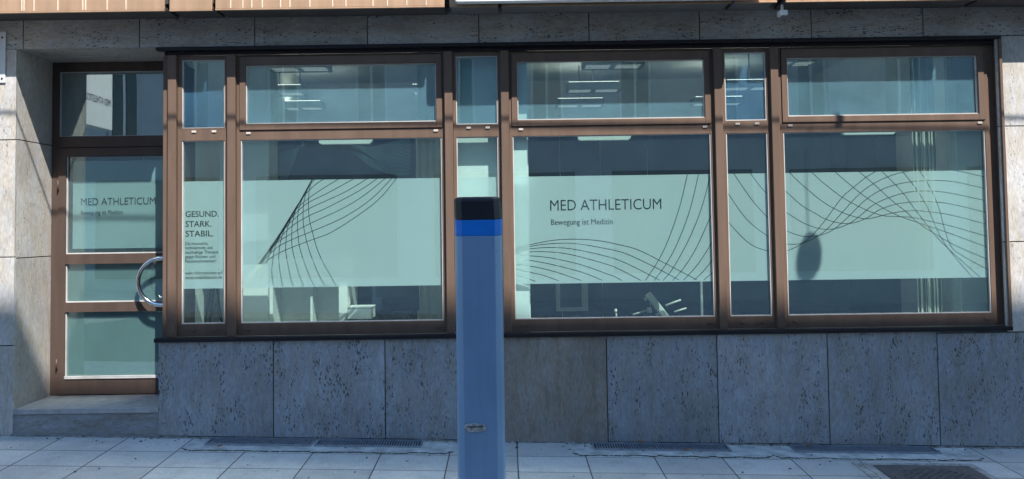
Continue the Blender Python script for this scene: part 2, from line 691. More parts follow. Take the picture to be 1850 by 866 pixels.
# ------------------------------------------------------------------ ground
def sheet(name, x0, x1, y0, y1, dz, mat, label=None):
    bm = bmesh.new()
    nx = 24
    rows = []
    for y in (y0, y1):
        rows.append([bm.verts.new((x0 + (x1 - x0) * i / nx, y, 0.028 - 0.0266 * (x0 + (x1 - x0) * i / nx) + 0.03 * max(min(y, 0), -4.2) + dz)) for i in range(nx + 1)])
    for i in range(nx):
        bm.faces.new((rows[0][i], rows[0][i + 1], rows[1][i + 1], rows[1][i]))
    me = bpy.data.meshes.new(name)
    bm.to_mesh(me)
    bm.free()
    me.materials.append(mat)
    o = bpy.data.objects.new(name, me)
    COL.objects.link(o)
    tag(o, kind='structure')
    return o


PAVE = pavement_mat()
ASPH = simple('asphalt', (0.055, 0.055, 0.058), 0.85, 0, 0.15, 12, 0.5, 120)
sheet('ground', -90, 90, -90, 60, -0.30, ASPH)
sheet('pavement', -30, 30, -3.2, 0.0, 0.0, PAVE)
sheet('road', -60, 60, -11.5, -3.32, -0.12, ASPH)
k = MB()
for i in range(60):
    x = -30 + i
    vs = k.box(x + 0.004, x + 0.996, -3.319, -3.201, -0.5, 0.0)
    for v in vs:
        v.co.z += 0.028 - 0.0266 * v.co.x - 0.096 + (0.004 if v.co.z > -0.1 else 0)
tag(k.build('kerb', CONC, None, 0.01), kind='structure')
sheet('far_pavement', -30, 30, -16.0, -11.55, 0.0, PAVE)
k = MB()
for i in range(60):
    x = -30 + i
    vs = k.box(x + 0.004, x + 0.996, -11.549, -11.42, -0.5, 0.0)
    for v in vs:
        v.co.z += 0.028 - 0.0266 * v.co.x - 0.126 + (0.006 if v.co.z > -0.1 else 0)
tag(k.build('kerb', CONC, None, 0.01), kind='structure')

# ------------------------------------------------------------------ the building: shell and stone
bld = thing('shop_building', 'street level of an office building clad in grey travertine with brown framed shop windows', 'building')

XL = -3.99          # left edge of the door recess
XR = -2.815         # right edge of the door recess / left edge of the plinth
YD = 0.58           # door plane
ZH = EYE + 1.52     # underside of fascia
ZSILL = EYE - 0.873
ZSTEP = EYE - 1.407
WX0, WX1 = -2.80, 4.06
CL = 0.03           # cladding thickness
J = 0.004           # half joint

# structural core behind the cladding
m = MB()
m.box(-12, XL - CL, CL, 0.36, -0.6, ZH + 0.5)                     # left pier
m.box(4.13, 12, CL, 0.36, -0.8, ZH + 0.5)                         # right pier
m.box(XR + CL, 4.13, CL, 0.36, -0.7, ZSILL - 0.05)                # under the sill
m.box(XL - CL, 4.13, CL, 0.36, ZH + CL + 0.002, ZH + 0.5)         # lintel
m.box(-12, 12, 0.0, 0.36, ZH + 0.5, 15.0)                         # storeys above
m.box(XL - 0.2, XL - CL, 0.36, 2.6, -0.3, ZH + 0.5)
m.build('wall', BACKING, bld)

# plinth panels (joints at 200 px in the photograph)
pj = [288, 494, 696, 896, 1097, 1297, 1497, 1696]
px_ = [P(x, 700, 0).x for x in pj]
px_[0] = XR
px_.append(px_[-1] + 0.885)
while px_[-1] < 6.5:
    px_.append(px_[-1] + 0.885)
for i in range(len(px_) - 1):
    a, b = px_[i] + J, px_[i + 1] - J
    if i == 0:
        a = XR
    m = MB()
    gap = 0.012 if i in (0, 1, 2, 4, 5, 6, 7) else 0.0
    lo = -0.5 if not gap else None
    zt = EYE - 0.885 if b < 4.2 else EYE - 0.905
    vs = m.box(a, b, 0.0, CL, 0, zt)
    for v in vs[:4]:
        v.co.z = gz(v.co.x, 0) + (0.016 if gap else -0.05)
    o = m.build('plinth_panel', STONE_BROWN if i == 3 else STONE, bld, 0.002)
    if i == 3:
        o['label'] = 'smoother brownish stone panel'

# left pier panels, front face and reveal
zj = [ZH, P(10, 253, 0).z, P(10, 465, 0).z, P(10, 625, 0).z, 0.10]
for a, b in zip(zj, zj[1:]):
    one((-4.95, XL, 0, CL, b + J, a - J if a != ZH else a), 'pier_panel', STONE_PALE, bld, 0.002)
    one((-6.0, -4.95 - 2 * J, 0, CL, b + J, a - J if a != ZH else a), 'pier_panel', STONE_PALE, bld, 0.002)
zj2 = [ZH, P(60, 258, 0.3).z, P(60, 465, 0.3).z, ZSTEP - 0.05]
for a, b in zip(zj2, zj2[1:]):
    one((XL - CL, XL - 0.001, CL + 0.001, YD + 0.1, b + J, a - J if a != ZH else a), 'reveal_panel', STONE_PALE, bld, 0.001)
# right pier
zj = [ZH, P(1830, 228, 0).z, P(1830, 437, 0).z, EYE - 0.90]
xa = P(1802, 300, 0).x + 0.028
for a, b in zip(zj, zj[1:]):
    one((xa, 4.72, 0, CL, b + J, a - J), 'pier_panel', STONE_PALE, bld, 0.002)
    one((4.72 + 2 * J, 6.2, 0, CL, b + J, a - J), 'pier_panel', STONE_PALE, bld, 0.002)
# fascia
fj = [P(x, 60, 0).x for x in (42, 252, 460, 664, 865, 1064, 1264, 1466, 1668)]
fj = [fj[0] - 1.8, fj[0] - 0.9] + fj + [fj[-1] + 0.9, fj[-1] + 1.8]
for a, b in zip(fj, fj[1:]):
    one((a + J, b - J, 0, CL, ZH + 0.002, ZH + 0.50), 'fascia_panel', STONE_H, bld, 0.002)
# soffit of the door recess, right reveal, threshold
one((XL - CL, XR + 0.02, CL + 0.001, YD + 0.12, ZH - 0.0, ZH + CL), 'recess_soffit', STONE_H, bld)
one((XR, XR + CL, CL + 0.001, YD + 0.1, -0.2, ZSILL - 0.013), 'reveal_panel', STONE, bld)
m = MB()
vs = m.box(XL - 0.01, XR, 0.012, CL, -0.3, ZSTEP - 0.045)
m.build('step_riser', travertine('riser_travertine', (0.28, 0.285, 0.30), False, 0.8, 0.2, 2.0), bld)
o = one((XL - 0.001, XR - 0.001, 0.0, YD + 0.05, ZSTEP - 0.042, ZSTEP), 'door_step', simple('step_stone', (0.36, 0.35, 0.34), 0.5, 0, 0.1, 12, 0.3, 60), bld, 0.004)
m = MB()
m.box(XL - CL, XR + CL, CL + 0.001, YD + 0.05, -0.4, ZSTEP - 0.045)
m.build('step_core', BACKING, bld)

# ------------------------------------------------------------------ bays above: copper, soffit
PR = -0.32
ZC = (P(400, 14.5, PR).z + P(1500, 0.5, PR).z + P(700, 13, PR).z) / 3


def cx(px, y=PR):
    return P(px, 15, y).x


def copper(px0, px1, y=PR, z=ZC, ribs=(), x0=None, x1=None):
    a = cx(px0, y) if x0 is None else x0
    b = cx(px1, y) if x1 is None else x1
    o = one((a, b, y, y + 0.02, z, ZC + 1.15), 'copper_panel', COPPER, bld, 0.003)
    s = MB()
    for q in ribs:
        xx = cx(q, y)
        s.box(xx - 0.004, xx + 0.004, y - 0.006, y + 0.001, z + 0.002, ZC + 1.14)
    if ribs:
        s.build('rib', PALE_RIB, o)
    # lower edge trim
    one((a, b, y - 0.004, y + 0.022, z - 0.012, z - 0.001), 'edge_trim', COPPER, bld)
    return a, b


c1 = copper(0, 297, ribs=(40, 44, 62, 105, 150, 155, 194, 228, -40, -90, -150), x0=-7.0)
c2 = copper(306, 383, y=PR - 0.006, z=ZC - 0.004)
c3 = copper(389, 803, ribs=(417, 439, 455, 474, 507, 524, 560, 601, 625, 674, 700, 735, 770))
c4 = copper(812, 900)
c5 = copper(906, 1322)
c6 = copper(1329, 1404)
c7 = copper(1420, 1772, ribs=(1450, 1490, 1530, 1590, 1650, 1710))
c8 = copper(1780, 2100)
for i, (a, b) in enumerate((c1, c2, c3, c4, c5, c6, c7, c8)):
    one((a + 0.004, b - 0.004, PR + 0.024, -0.001, ZC + 0.004, ZC + 0.03), 'soffit_board', SOFFIT if i in (0, 1, 2, 6, 7) else SOFFIT_G, bld)
one((-7, 7, PR + 0.06, -0.002, ZC + 0.06, ZC + 1.1), 'bay_core', BACKING, bld)
# upper storeys, plain cladding with window strips
for s in range(3):
    z = ZC + 1.2 + s * 3.3
    one((-12, 12, -0.08, -0.001, z + 1.75, z + 3.25), 'upper_cladding', COPPER, bld)
    for i in range(10):
        x = -11.4 + i * 2.4
        o = one((x, x + 2.0, -0.06, -0.002, z + 0.05, z + 1.7), 'window', BROWN, bld)
        one((x + 0.08, x + 1.92, -0.066, -0.0601, z + 0.12, z + 1.62), 'pane', GLASS_D, o)

# white light box sign over the middle windows
m = MB()
sx0, sx1 = P(821, 2, -0.445).x, P(1385, 2, -0.445).x
zb = P(821, 3.5, -0.445).z
rr = 0.03
ring = []
for (cxn, czn, a0) in ((sx1 - rr, zb + rr, -90), (sx1 - rr, zb + 0.6 - rr, 0), (sx0 + rr, zb + 0.6 - rr, 90), (sx0 + rr, zb + rr, 180)):
    for k_ in range(5):
        an = math.radians(a0 + k_ * 22.5)
        ring.append((cxn + rr * math.cos(an), czn + rr * math.sin(an)))
m.loft([[(x, -0.445, z) for x, z in ring], [(x, -0.365, z) for x, z in ring]])
o = m.build('sign_box', WHITE, None, 0.006)
tag(o, 'white box sign with rounded corners above the middle windows', 'sign')
br = MB()
for xx in (sx0 + 0.4, sx1 - 0.4):
    br.box(xx - 0.02, xx + 0.02, -0.3645, PR - 0.005, zb + 0.2, zb + 0.26)
br.build('bracket', CHROME, o)

# little detector box under the right hand soffit
m = MB()
q = P(1414, 24, -0.2)
m.box(q.x - 0.032, q.x + 0.032, -0.23, -0.15, q.z - 0.022, q.z + 0.02)
dt = m.build('motion_detector', WHITE, None, 0.004)
tag(dt, 'small grey box detector fixed under the soffit above the right windows', 'detector')
m = MB()
m.tube([(q.x, -0.19, q.z + 0.02), (q.x, -0.19, ZC + 0.0035)], 0.012)
m.build('bracket', WHITE, dt)
m = MB()
m.obox((q.x + 0.008, -0.2, q.z - 0.034), (1, 0, -0.35), (0, 1, 0), (0.35, 0, 1), 0.02, 0.02, 0.012)
m.build('sensor_head', SOFFIT_G, dt, 0.003)


# ------------------------------------------------------------------ windows
YF, YG = 0.06, 0.088
ZLB, ZLT = EYE - 0.749, EYE + 0.753
# lettering ----------------------------------------------------------
def text_mesh(txt, name, x0, x1, z0, z1, y, mat, parent, thin=0.0, ref=None, axis='x', height=None):
    """flat lettering fitted into the rectangle x0..x1 / z0..z1 (cap height)"""
    cu = bpy.data.curves.new('t', 'FONT')
    cu.body = txt
    cu.size = 1
    cu.offset = thin
    cu.resolution_u = 3
    to = bpy.data.objects.new('t', cu)
    COL.objects.link(to)
    bpy.context.view_layer.update()
    me = bpy.data.meshes.new_from_object(to.evaluated_get(bpy.context.evaluated_depsgraph_get()))
    # cap height from a reference letter
    cu.body = ref or 'E'
    bpy.context.view_layer.update()
    me2 = bpy.data.meshes.new_from_object(to.evaluated_get(bpy.context.evaluated_depsgraph_get()))
    cap = max(v.co.y for v in me2.vertices)
    bpy.data.meshes.remove(me2)
    bpy.data.objects.remove(to)
    ax = min(v.co.x for v in me.vertices)
    bx = max(v.co.x for v in me.vertices)
    s = (x1 - x0) / (bx - ax)
    sz = (z1 - z0) / cap
    for v in me.vertices:
        u = x0 + (v.co.x - ax) * s
        w = z0 + v.co.y * sz
        v.co = (u, y, w) if axis == 'x' else (y, u, w)
    me.name = name
    me.materials.clear()
    me.materials.append(mat)
    o = bpy.data.objects.new(name, me)
    COL.objects.link(o)
    if parent is not None:
        o.parent = parent
    return o


# film with the curves really cut out of it ----------------------------
def film(x0, x1, z0, z1, y, curves, parent, mat=None, w=0.0058):
    verts, faces = [], []

    def addf(pts):
        i0 = len(verts)
        verts.extend(Vector((p[0], p[1])) for p in pts)
        faces.append(list(range(i0, i0 + len(pts))))
    addf([(x0, z0), (x1, z0), (x1, z1), (x0, z1)])
    for c in curves:
        pl = spline(c, 0.03)
        Lf, Rt = ribbon_quads(pl, w)
        i0 = len(verts)
        n = len(pl)
        verts.extend(Lf)
        verts.extend(Rt)
        for i in range(n - 1):
            faces.append([i0 + n + i, i0 + n + i + 1, i0 + i + 1, i0 + i])
    ov, oe, of, a1, a2, ofo = delaunay_2d_cdt(verts, [], faces, 1, 1e-6, True)
    bm = bmesh.new()
    vs = [bm.verts.new((v.x, y, v.y)) for v in ov]
    for f, src in zip(of, ofo):
        if 0 in src and len(src) == 1:
            try:
                bm.faces.new([vs[i] for i in f])
            except ValueError:
                pass
    bmesh.ops.delete(bm, geom=[v for v in bm.verts if not v.link_faces], context='VERTS')
    me = bpy.data.meshes.new('film')
    bm.to_mesh(me)
    bm.free()
    me.materials.append(mat or FILM)
    o = bpy.data.objects.new('film', me)
    COL.objects.link(o)
    o.parent = parent
    return o


YFILM = YG + 0.0085


def fp(px, py):
    q = P(px, py, YFILM)
    return (q.x, q.z)


def conv(ox, oy, s, pts):
    return [fp(ox + x * s, oy + y * s) for x, y in pts]


SB = 300 / 1850
B_L = [
    [(845, 50), (640, 420), (475, 678), (345, 867), (190, 1080), (20, 1270)],
    [(900, 55), (800, 150), (630, 440), (480, 690), (340, 890), (180, 1110), (35, 1275)],
    [(1000, 55), (840, 165), (700, 320), (560, 540), (400, 800), (260, 1010), (60, 1275)],
    [(1170, 55), (900, 220), (700, 370), (590, 500), (470, 700), (300, 950), (90, 1240)],
    [(1350, 50), (1000, 240), (780, 350), (640, 470), (510, 640), (350, 880), (150, 1150)],
    [(1490, 50), (1200, 225), (800, 410), (650, 510), (520, 640), (380, 830), (230, 1040)],
    [(1600, 45), (1350, 215), (1000, 400), (790, 495), (600, 610), (470, 740), (310, 950)],
    [(1680, 45), (1400, 270), (1150, 420), (805, 580), (600, 690), (430, 800), (300, 960), (200, 1090)],
    [(1745, 45), (1480, 310), (1180, 510), (830, 665), (600, 760), (430, 850), (310, 970), (190, 1100)],
    [(1790, 45), (1590, 290), (1350, 480), (1040, 678), (850, 752), (560, 862), (440, 920), (330, 990), (180, 1120)],
    [(835, 70), (795, 200), (785, 400), (800, 560), (825, 660), (880, 860), (960, 1040), (1030, 1160), (1090, 1275)],
    [(810, 130), (755, 250), (727, 400), (727, 560), (740, 670), (790, 870), (890, 1130), (970, 1275)],
    [(770, 200), (690, 370), (665, 500), (662, 600), (665, 670), (690, 860), (780, 1130), (850, 1280)],
    [(710, 310), (640, 440), (605, 590), (600, 670), (605, 860), (680, 1150), (730, 1280)],
    [(645, 430), (575, 560), (545, 670), (530, 850), (540, 950), (580, 1160), (612, 1280)],
    [(590, 520), (520, 640), (480, 760), (460, 870), (455, 1000), (475, 1160), (500, 1280)],
    [(540, 600), (430, 790), (400, 900), (380, 1050), (378, 1140), (392, 1280)],
    [(480, 690), (370, 880), (320, 1020), (300, 1090), (295, 1285)],
    [(400, 820), (280, 1000), (230, 1130), (207, 1285)],
    [(300, 980), (190, 1120), (150, 1200), (128, 1285)]]
CUR_B = [conv(430, 310, SB, c) for c in B_L]
S3, S4, S6 = 190 / 1732, 200 / 806, 310 / 1310


def mix34(a, b):
    return [fp(920 + x * S3, 420 + y * S3) for x, y in a] + [fp(1100 + x * S4, 300 + y * S4) for x, y in b]


CUR_D = [
    mix34([(40, 285), (310, 212), (700, 135), (1060, 113), (1400, 130), (1640, 168)], [(100, 580), (220, 615), (420, 715), (640, 830)]),
    mix34([(40, 318), (310, 240), (600, 195), (880, 180), (1200, 200), (1600, 270)], [(60, 620), (150, 650), (330, 735), (510, 830)]),
    mix34([(40, 340), (310, 277), (700, 250), (1100, 285), (1600, 395)], [(80, 690), (200, 745), (370, 832)]),
    mix34([(40, 362), (310, 325), (600, 320), (1000, 365), (1600, 525)], [(60, 745), (120, 775), (235, 835)]),
    mix34([(40, 398), (310, 387), (700, 425), (1200, 540), (1650, 700)], [(30, 800), (95, 835)]),
    [fp(920 + x * S3, 420 + y * S3) for x, y in [(40, 450), (310, 460), (700, 530), (1200, 660), (1530, 790)]],
    [fp(920 + x * S3, 420 + y * S3) for x, y in [(40, 515), (310, 550), (700, 635), (1190, 795)]],
    [fp(920 + x * S3, 420 + y * S3) for x, y in [(40, 585), (310, 653), (550, 705), (820, 800)]],
    [fp(920 + x * S3, 420 + y * S3) for x, y in [(40, 690), (310, 765), (430, 810)]]]
for c in ([(580, 25), (520, 280), (440, 520), (360, 690), (265, 835)], [(661, 25), (590, 320), (500, 560), (420, 710), (330, 835)],
          [(750, 25), (680, 290), (590, 520), (470, 740), (395, 835)], [(775, 290), (640, 590), (540, 750), (465, 835)],
          [(785, 500), (660, 700), (545, 832)], [(785, 645), (690, 765), (620, 832)], [(790, 745), (690, 832)]):
    CUR_D.append(conv(1100, 300, S4, c))
CUR_E = [conv(1300, 295, S4, c) for c in ([(200, 38), (280, 150), (370, 250)], [(76, 35), (190, 205), (270, 310), (375, 420)],
                                          [(35, 178), (150, 350), (240, 450), (380, 552)], [(35, 395), (150, 525), (250, 605), (385, 650)])]


def mix56(a, b):
    return [fp(1300 + x * S4, 295 + y * S4) for x, y in a] + [fp(1490 + x * S6, 295 + y * S6) for x, y in b]


CUR_F = [
    mix56([(630, 30), (720, 112)], [(0, 160), (140, 265), (300, 350), (440, 400), (560, 408), (690, 418), (850, 455), (1000, 490), (1290, 575)]),
    mix56([(470, 30), (560, 120), (650, 200)], [(0, 305), (130, 375), (250, 415), (330, 425), (420, 405), (500, 385), (600, 368), (700, 363), (850, 378), (1000, 405), (1290, 482)]),
    mix56([(455, 180), (600, 310), (690, 362)], [(0, 425), (100, 455), (200, 460), (320, 420), (420, 355), (560, 310), (700, 295), (850, 298), (1000, 320), (1290, 392)]),
    mix56([(455, 340), (600, 430), (700, 470)], [(0, 505), (80, 500), (180, 465), (260, 410), (370, 320), (500, 260), (640, 222), (780, 213), (950, 228), (1290, 300)]),
    mix56([(455, 478), (560, 522), (650, 535)], [(0, 540), (90, 490), (200, 390), (300, 290), (420, 210), (540, 165), (680, 140), (830, 132), (1000, 145), (1290, 210)]),
    mix56([(455, 588), (560, 590), (640, 570)], [(0, 520), (130, 380), (250, 250), (350, 170), (480, 105), (620, 65), (800, 43), (1000, 58), (1290, 122)]),
    mix56([(455, 650), (560, 610), (660, 540)], [(0, 440), (130, 265), (220, 185), (320, 105), (460, 22)]),
    conv(1490, 295, S6, [(25, 22), (280, 235), (450, 345), (570, 405), (700, 450), (850, 500), (1020, 560), (1290, 662)]),
    conv(1490, 295, S6, [(210, 22), (380, 165), (500, 275), (620, 370), (720, 462), (850, 545), (1000, 630), (1290, 755)]),
    conv(1490, 295, S6, [(395, 22), (540, 165), (610, 245), (690, 355), (780, 470), (850, 560), (950, 660), (1185, 870)]),
    conv(1490, 295, S6, [(560, 22), (700, 200), (790, 350), (840, 470), (900, 590), (980, 700), (1130, 875)]),
    conv(1490, 295, S6, [(702, 22), (800, 180), (870, 340), (920, 520), (975, 650), (1100, 735), (1290, 835)])]

ZF0, ZF1 = EYE - 0.463, EYE + 0.420
mull = [(303, 318), (410, 425), (803, 817.5), (905, 919), (1291, 1305), (1393.5, 1407.5)]
MX = [(P(a, 180, 0.02).x, P(b, 180, 0.02).x) for a, b in mull]
MX.append((P(1789, 180, 0.06).x, 4.09))   # right inner reveal

# casing round the whole ribbon
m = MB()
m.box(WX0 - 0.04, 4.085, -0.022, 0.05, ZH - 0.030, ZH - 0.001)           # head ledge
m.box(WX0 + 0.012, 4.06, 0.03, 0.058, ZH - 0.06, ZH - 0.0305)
m.build('window_head', BROWN_SHADE, bld, 0.004)
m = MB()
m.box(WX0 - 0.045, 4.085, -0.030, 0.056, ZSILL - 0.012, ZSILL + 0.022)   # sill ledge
m.build('window_sill', BROWN_SHADE, bld, 0.006)
m = MB()
m.box(4.062, 4.085, -0.022, 0.14, ZSILL + 0.0225, ZH - 0.0305)           # right flange
m.box(4.0, 4.0615, 0.075, 0.14, ZSILL + 0.0225, ZH - 0.0305)
m.build('window_jamb', BROWN, bld, 0.003)
m = MB()
m.box(XR + 0.001, MX[0][0] - 0.003, 0.075, YD + 0.1, ZSILL + 0.0225, ZH - 0.0605)
m.build('window_jamb', BROWN, bld, 0.003)
for a, b in MX[:6]:
    one((a, b, 0.018, 0.13, ZSILL + 0.0225, ZH - 0.0605), 'mullion', BROWN, bld, 0.003)

Z0F, Z1F = ZSILL + 0.023, ZH - 0.061       # frame outer height
WIN = [
    dict(n='A', x=(MX[0][1], MX[1][0]), lo=(-2.653, -2.299), up=(-2.653, -2.299), uz=(EYE + .856, EYE + 1.424), sash=False),
    dict(n='B', x=(MX[1][1], MX[2][0]), lo=(-2.168, -0.512), up=(-2.126, -0.553), uz=(EYE + .885, EYE + 1.372), sash=True),
    dict(n='C', x=(MX[2][1], MX[3][0]), lo=(-0.391, -0.046), up=(-0.391, -0.046), uz=(EYE + .856, EYE + 1.424), sash=False),
    dict(n='D', x=(MX[3][1], MX[4][0]), lo=(0.072, 1.705), up=(0.116, 1.662), uz=(EYE + .885, EYE + 1.372), sash=True),
    dict(n='E', x=(MX[4][1], MX[5][0]), lo=(1.831, 2.173), up=(1.831, 2.173), uz=(EYE + .856, EYE + 1.424), sash=False),
    dict(n='F', x=(MX[5][1], 3.9995), lo=(2.303, 3.966), up=(2.346, 3.92), uz=(EYE + .885, EYE + 1.372), sash=True)]
CURV = {'B': CUR_B, 'D': CUR_D, 'E': CUR_E, 'F': CUR_F}
WO = {}


def plate(m, x0, x1, z0, z1, hx0, hx1, hz0, hz1, y0, y1):
    """four bars round a rectangular opening, butted"""
    m.box(x0, hx0, y0, y1, z0, z1)
    m.box(hx1, x1, y0, y1, z0, z1)
    m.box(hx0, hx1, y0, y1, z0, hz0)
    m.box(hx0, hx1, y0, y1, hz1, z1)


def bead(x0, x1, z0, z1, y, parent, w=0.007):
    g = MB()
    plate(g, x0, x1, z0, z1, x0 + w, x1 - w, z0 + w, z1 - w, y, y + 0.02)
    return g.build('glazing_bead', GASKET, parent)


for w in WIN:
    x0, x1 = w['x']
    x0 += 0.002
    x1 -= 0.002
    lx0, lx1 = w['lo']
    ux0, ux1 = w['up']
    uz0, uz1 = w['uz']
    m = MB()
    if w['sash']:
        ox0, ox1, oz0, oz1 = ux0 - 0.052, ux1 + 0.052, uz0 - 0.055, uz1 + 0.075
    else:
        ox0, ox1, oz0, oz1 = ux0, ux1, uz0, uz1
    # lower opening part
    m.box(x0, lx0, YF, 0.128, Z0F, ZLT)
    m.box(lx1, x1, YF, 0.128, Z0F, ZLT)
    m.box(lx0, lx1, YF, 0.128, Z0F, ZLB)
    m.box(x0, x1, YF, 0.128, ZLT, oz0)
    m.box(x0, ox0, YF, 0.128, oz0, Z1F)
    m.box(ox1, x1, YF, 0.128, oz0, Z1F)
    m.box(ox0, ox1, YF, 0.128, oz1, Z1F)
    fr = m.build('window', BROWN, bld)
    WO[w['n']] = fr
    if w['sash']:
        s = MB()
        plate(s, ox0 + 0.004, ox1 - 0.004, oz0 + 0.004, oz1 - 0.004, ux0, ux1, uz0, uz1, YF - 0.012, 0.12)
        s.build('sash', BROWN, fr, 0.003)
        s = MB()
        plate(s, ox0, ox1, oz0, oz1, ox0 + 0.0035, ox1 - 0.0035, oz0 + 0.0035, oz1 - 0.0035, YF + 0.012, 0.12)
        s.build('seal', SEAL, fr)
    bead(ux0 + 0.001, ux1 - 0.001, uz0 + 0.001, uz1 - 0.001, YF + 0.006, fr)
    bead(lx0 + 0.001, lx1 - 0.001, ZLB + 0.001, ZLT - 0.001, YF + 0.006, fr)
    gm = GLASS_SUN if w['n'] in 'AE' else GLASS_UP
    one((ux0, ux1, YG, YG + 0.006, uz0, uz1), 'pane', gm, fr)
    one((lx0, lx1, YG, YG + 0.006, ZLB, ZLT), 'pane', GLASS, fr)
    # drain caps
    caps = [(x0 + 0.32 * (x1 - x0)), (x0 + 0.72 * (x1 - x0))] if not w['sash'] else [x0 + 0.095, x1 - 0.075]
    for cz in (ZLT + (oz0 - ZLT) * 0.72, Z0F + 0.052):
        for c in caps:
            g = MB()
            g.box(c - 0.019, c + 0.019, YF - 0.009, YF - 0.0005, cz - 0.009, cz + 0.009)
            g.build('drain_cap', CAPM if cz > EYE else BROWN, fr, 0.003)
    if w['n'] != 'C':
        film(lx0 + 0.0012, lx1 - 0.0012, ZF0, ZF1, YFILM, CURV.get(w['n'], []), fr)
    else:
        film(lx0 + 0.0012, lx1 - 0.0012, ZF0, ZF1, YFILM, [], fr)
    if w['sash']:
        # white drive of the fanlight, behind the transom
        cxm = {'B': 624, 'D': 1092, 'F': 1571}[w['n']]
        pyb = {'B': 260.5, 'D': 253.5, 'F': 243.5}[w['n']]
        q = P(cxm, pyb, 0.25)
        g = MB()
        zz = q.z
        ring = [(-0.225, 0.012), (-0.225, 0.08), (0.225, 0.08), (0.225, 0.02), (0.205, 0.0), (-0.205, 0.0)]
        g.loft([[(q.x + a, 0.25, zz + b) for a, b in ring], [(q.x + a, 0.30, zz + b) for a, b in ring]])
        g.build('fanlight_drive', WHITE, fr, 0.003)


def letters(txt, x0, x1, yb, yt, win, thin=0.0, ref=None, y=None, mat=None):
    y = YFILM - 0.0012 if y is None else y
    a, b = P(x0, yb, y), P(x1, yb, y)
    mid = (x0 + x1) / 2
    return text_mesh(txt, 'lettering', a.x, b.x, P(mid, yb, y).z, P(mid, yt, y).z, y, mat or INK, win, thin, ref)


letters('MED ATHLETICUM', 994, 1195, 379.5, 360.5, WO['D'], -0.003)
letters('Bewegung ist Medizin', 995.5, 1107, 406, 396, WO['D'], 0.0)
letters('GESUND.', 335, 395, 392, 381.5, WO['A'], 0.008)
letters('STARK.', 335, 382, 410, 399.5, WO['A'], 0.008)
letters('STABIL.', 335, 385.5, 427.5, 417, WO['A'], 0.008)
for t, x1, yy in (('Die innovative,', 376, 443), ('motivierende und', 384, 450.5), ('nachhaltige Therapie', 394.5, 458.5),
                  ('gegen Rücken- und', 389, 466.5), ('Nackenschmerzen!', 390.5, 474.5), ('mehr Informationen auf', 402, 496), ('www.medathleticum.de', 401, 504)):
    letters(t, 334.5, x1, yy, yy - 5.6, WO['A'], 0.003)

# ------------------------------------------------------------------ door
def dp(px, py, y=YD):
    return P(px, py, y)


dx0 = XL + 0.001
dx1 = XR - 0.001
zt = ZH - 0.001
tz1, tz0 = dp(200, 129).z, dp(200, 246).z
gx0 = dp(107, 200).x
lx0 = dp(119.5, 400).x
lf0 = dp(103.5, 400).x
rx = dx1 - 0.005 - (gx0 - dx0)          # right edge of the transom glass
rlx = dx1 - 0.005 - (lx0 - dx0) + 0.01
door = MB()
ztr = dp(200, 266).z                     # underside of the transom rail
m = door
m.box(dx0, gx0, YD, YD + 0.07, ZSTEP, zt)
m.box(rx, dx1, YD, YD + 0.07, ZSTEP, zt)
m.box(gx0, rx, YD, YD + 0.07, tz1, zt)
m.box(gx0, rx, YD, YD + 0.07, ztr, tz0)
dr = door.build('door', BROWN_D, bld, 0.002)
dr['label'] = 'dark bronze glazed entrance door'
rows = [(dp(200, 282).z, dp(200, 458.5).z), (dp(200, 476.5).z, dp(200, 546).z), (dp(200, 563).z, dp(200, 683).z)]
lf = MB()
l0, l1 = gx0 + 0.0, rx - 0.0
lzb, lzt = ZSTEP + 0.012, ztr - 0.006
lf.box(l0 + 0.003, lx0, YD - 0.012, YD + 0.05, lzb, lzt)
lf.box(rlx, l1 - 0.003, YD - 0.012, YD + 0.05, lzb, lzt)
zs = [lzt, rows[0][0], rows[0][1], rows[1][0], rows[1][1], rows[2][0], rows[2][1], lzb]
for a, b in ((0, 1), (2, 3), (4, 5), (6, 7)):
    lf.box(lx0, rlx, YD - 0.012, YD + 0.05, zs[b], zs[a])
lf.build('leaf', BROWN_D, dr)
one((gx0, rx, YD + 0.03, YD + 0.036, tz0, tz1), 'pane', glass_mat('door_light_glass', (0.80, 0.905, 0.885), 7.5, 0.03), dr)
bead(gx0 + .001, rx - .001, tz0 + .001, tz1 - .001, YD + 0.012, dr, 0.004)
for i, (a, b) in enumerate(rows):
    one((lx0, rlx, YD + 0.022, YD + 0.028, b, a), 'pane', GLASS_D, dr)
    g = MB()
    g.box(lx0 + 0.001, rlx - 0.001, YD + 0.002, YD + 0.021, b + 0.0005, b + 0.010)
    g.box(lx0 + 0.001, lx0 + 0.009, YD + 0.002, YD + 0.021, b + 0.0105, a - 0.001)
    g.build('glazing_bead', GASKET, dr)
g = MB()
b = rows[2][1]
g.box(lx0 + 0.001, rlx - 0.001, YD - 0.022, YD - 0.0125, b - 0.004, b + 0.008)
g.box(lx0 + 0.001, rlx - 0.001, YD - 0.019, YD - 0.0125, b + 0.0085, b + 0.024)
g.build('weather_bar', GASKET, dr, 0.003)
YDF = YD + 0.034
fx0, fz0 = P(131, 450, YDF).x, P(131, 450, YDF).z
film(fx0, rlx - 0.045, fz0, rows[0][0] - 0.04, YDF, [], dr, FILM_D)
for i in (1, 2):
    film(lx0 + 0.002, rlx - 0.002, rows[i][1] + 0.002, rows[i][0] - 0.002, YDF, [], dr, FILM_L)
letters('MED ATHLETICUM', 146, 281, 370, 357.5, dr, 0.0, None, YD + 0.0295)
letters('Bewegung ist Medizin', 146, 221.5, 387.5, 380, dr, 0.0, None, YD + 0.0295)
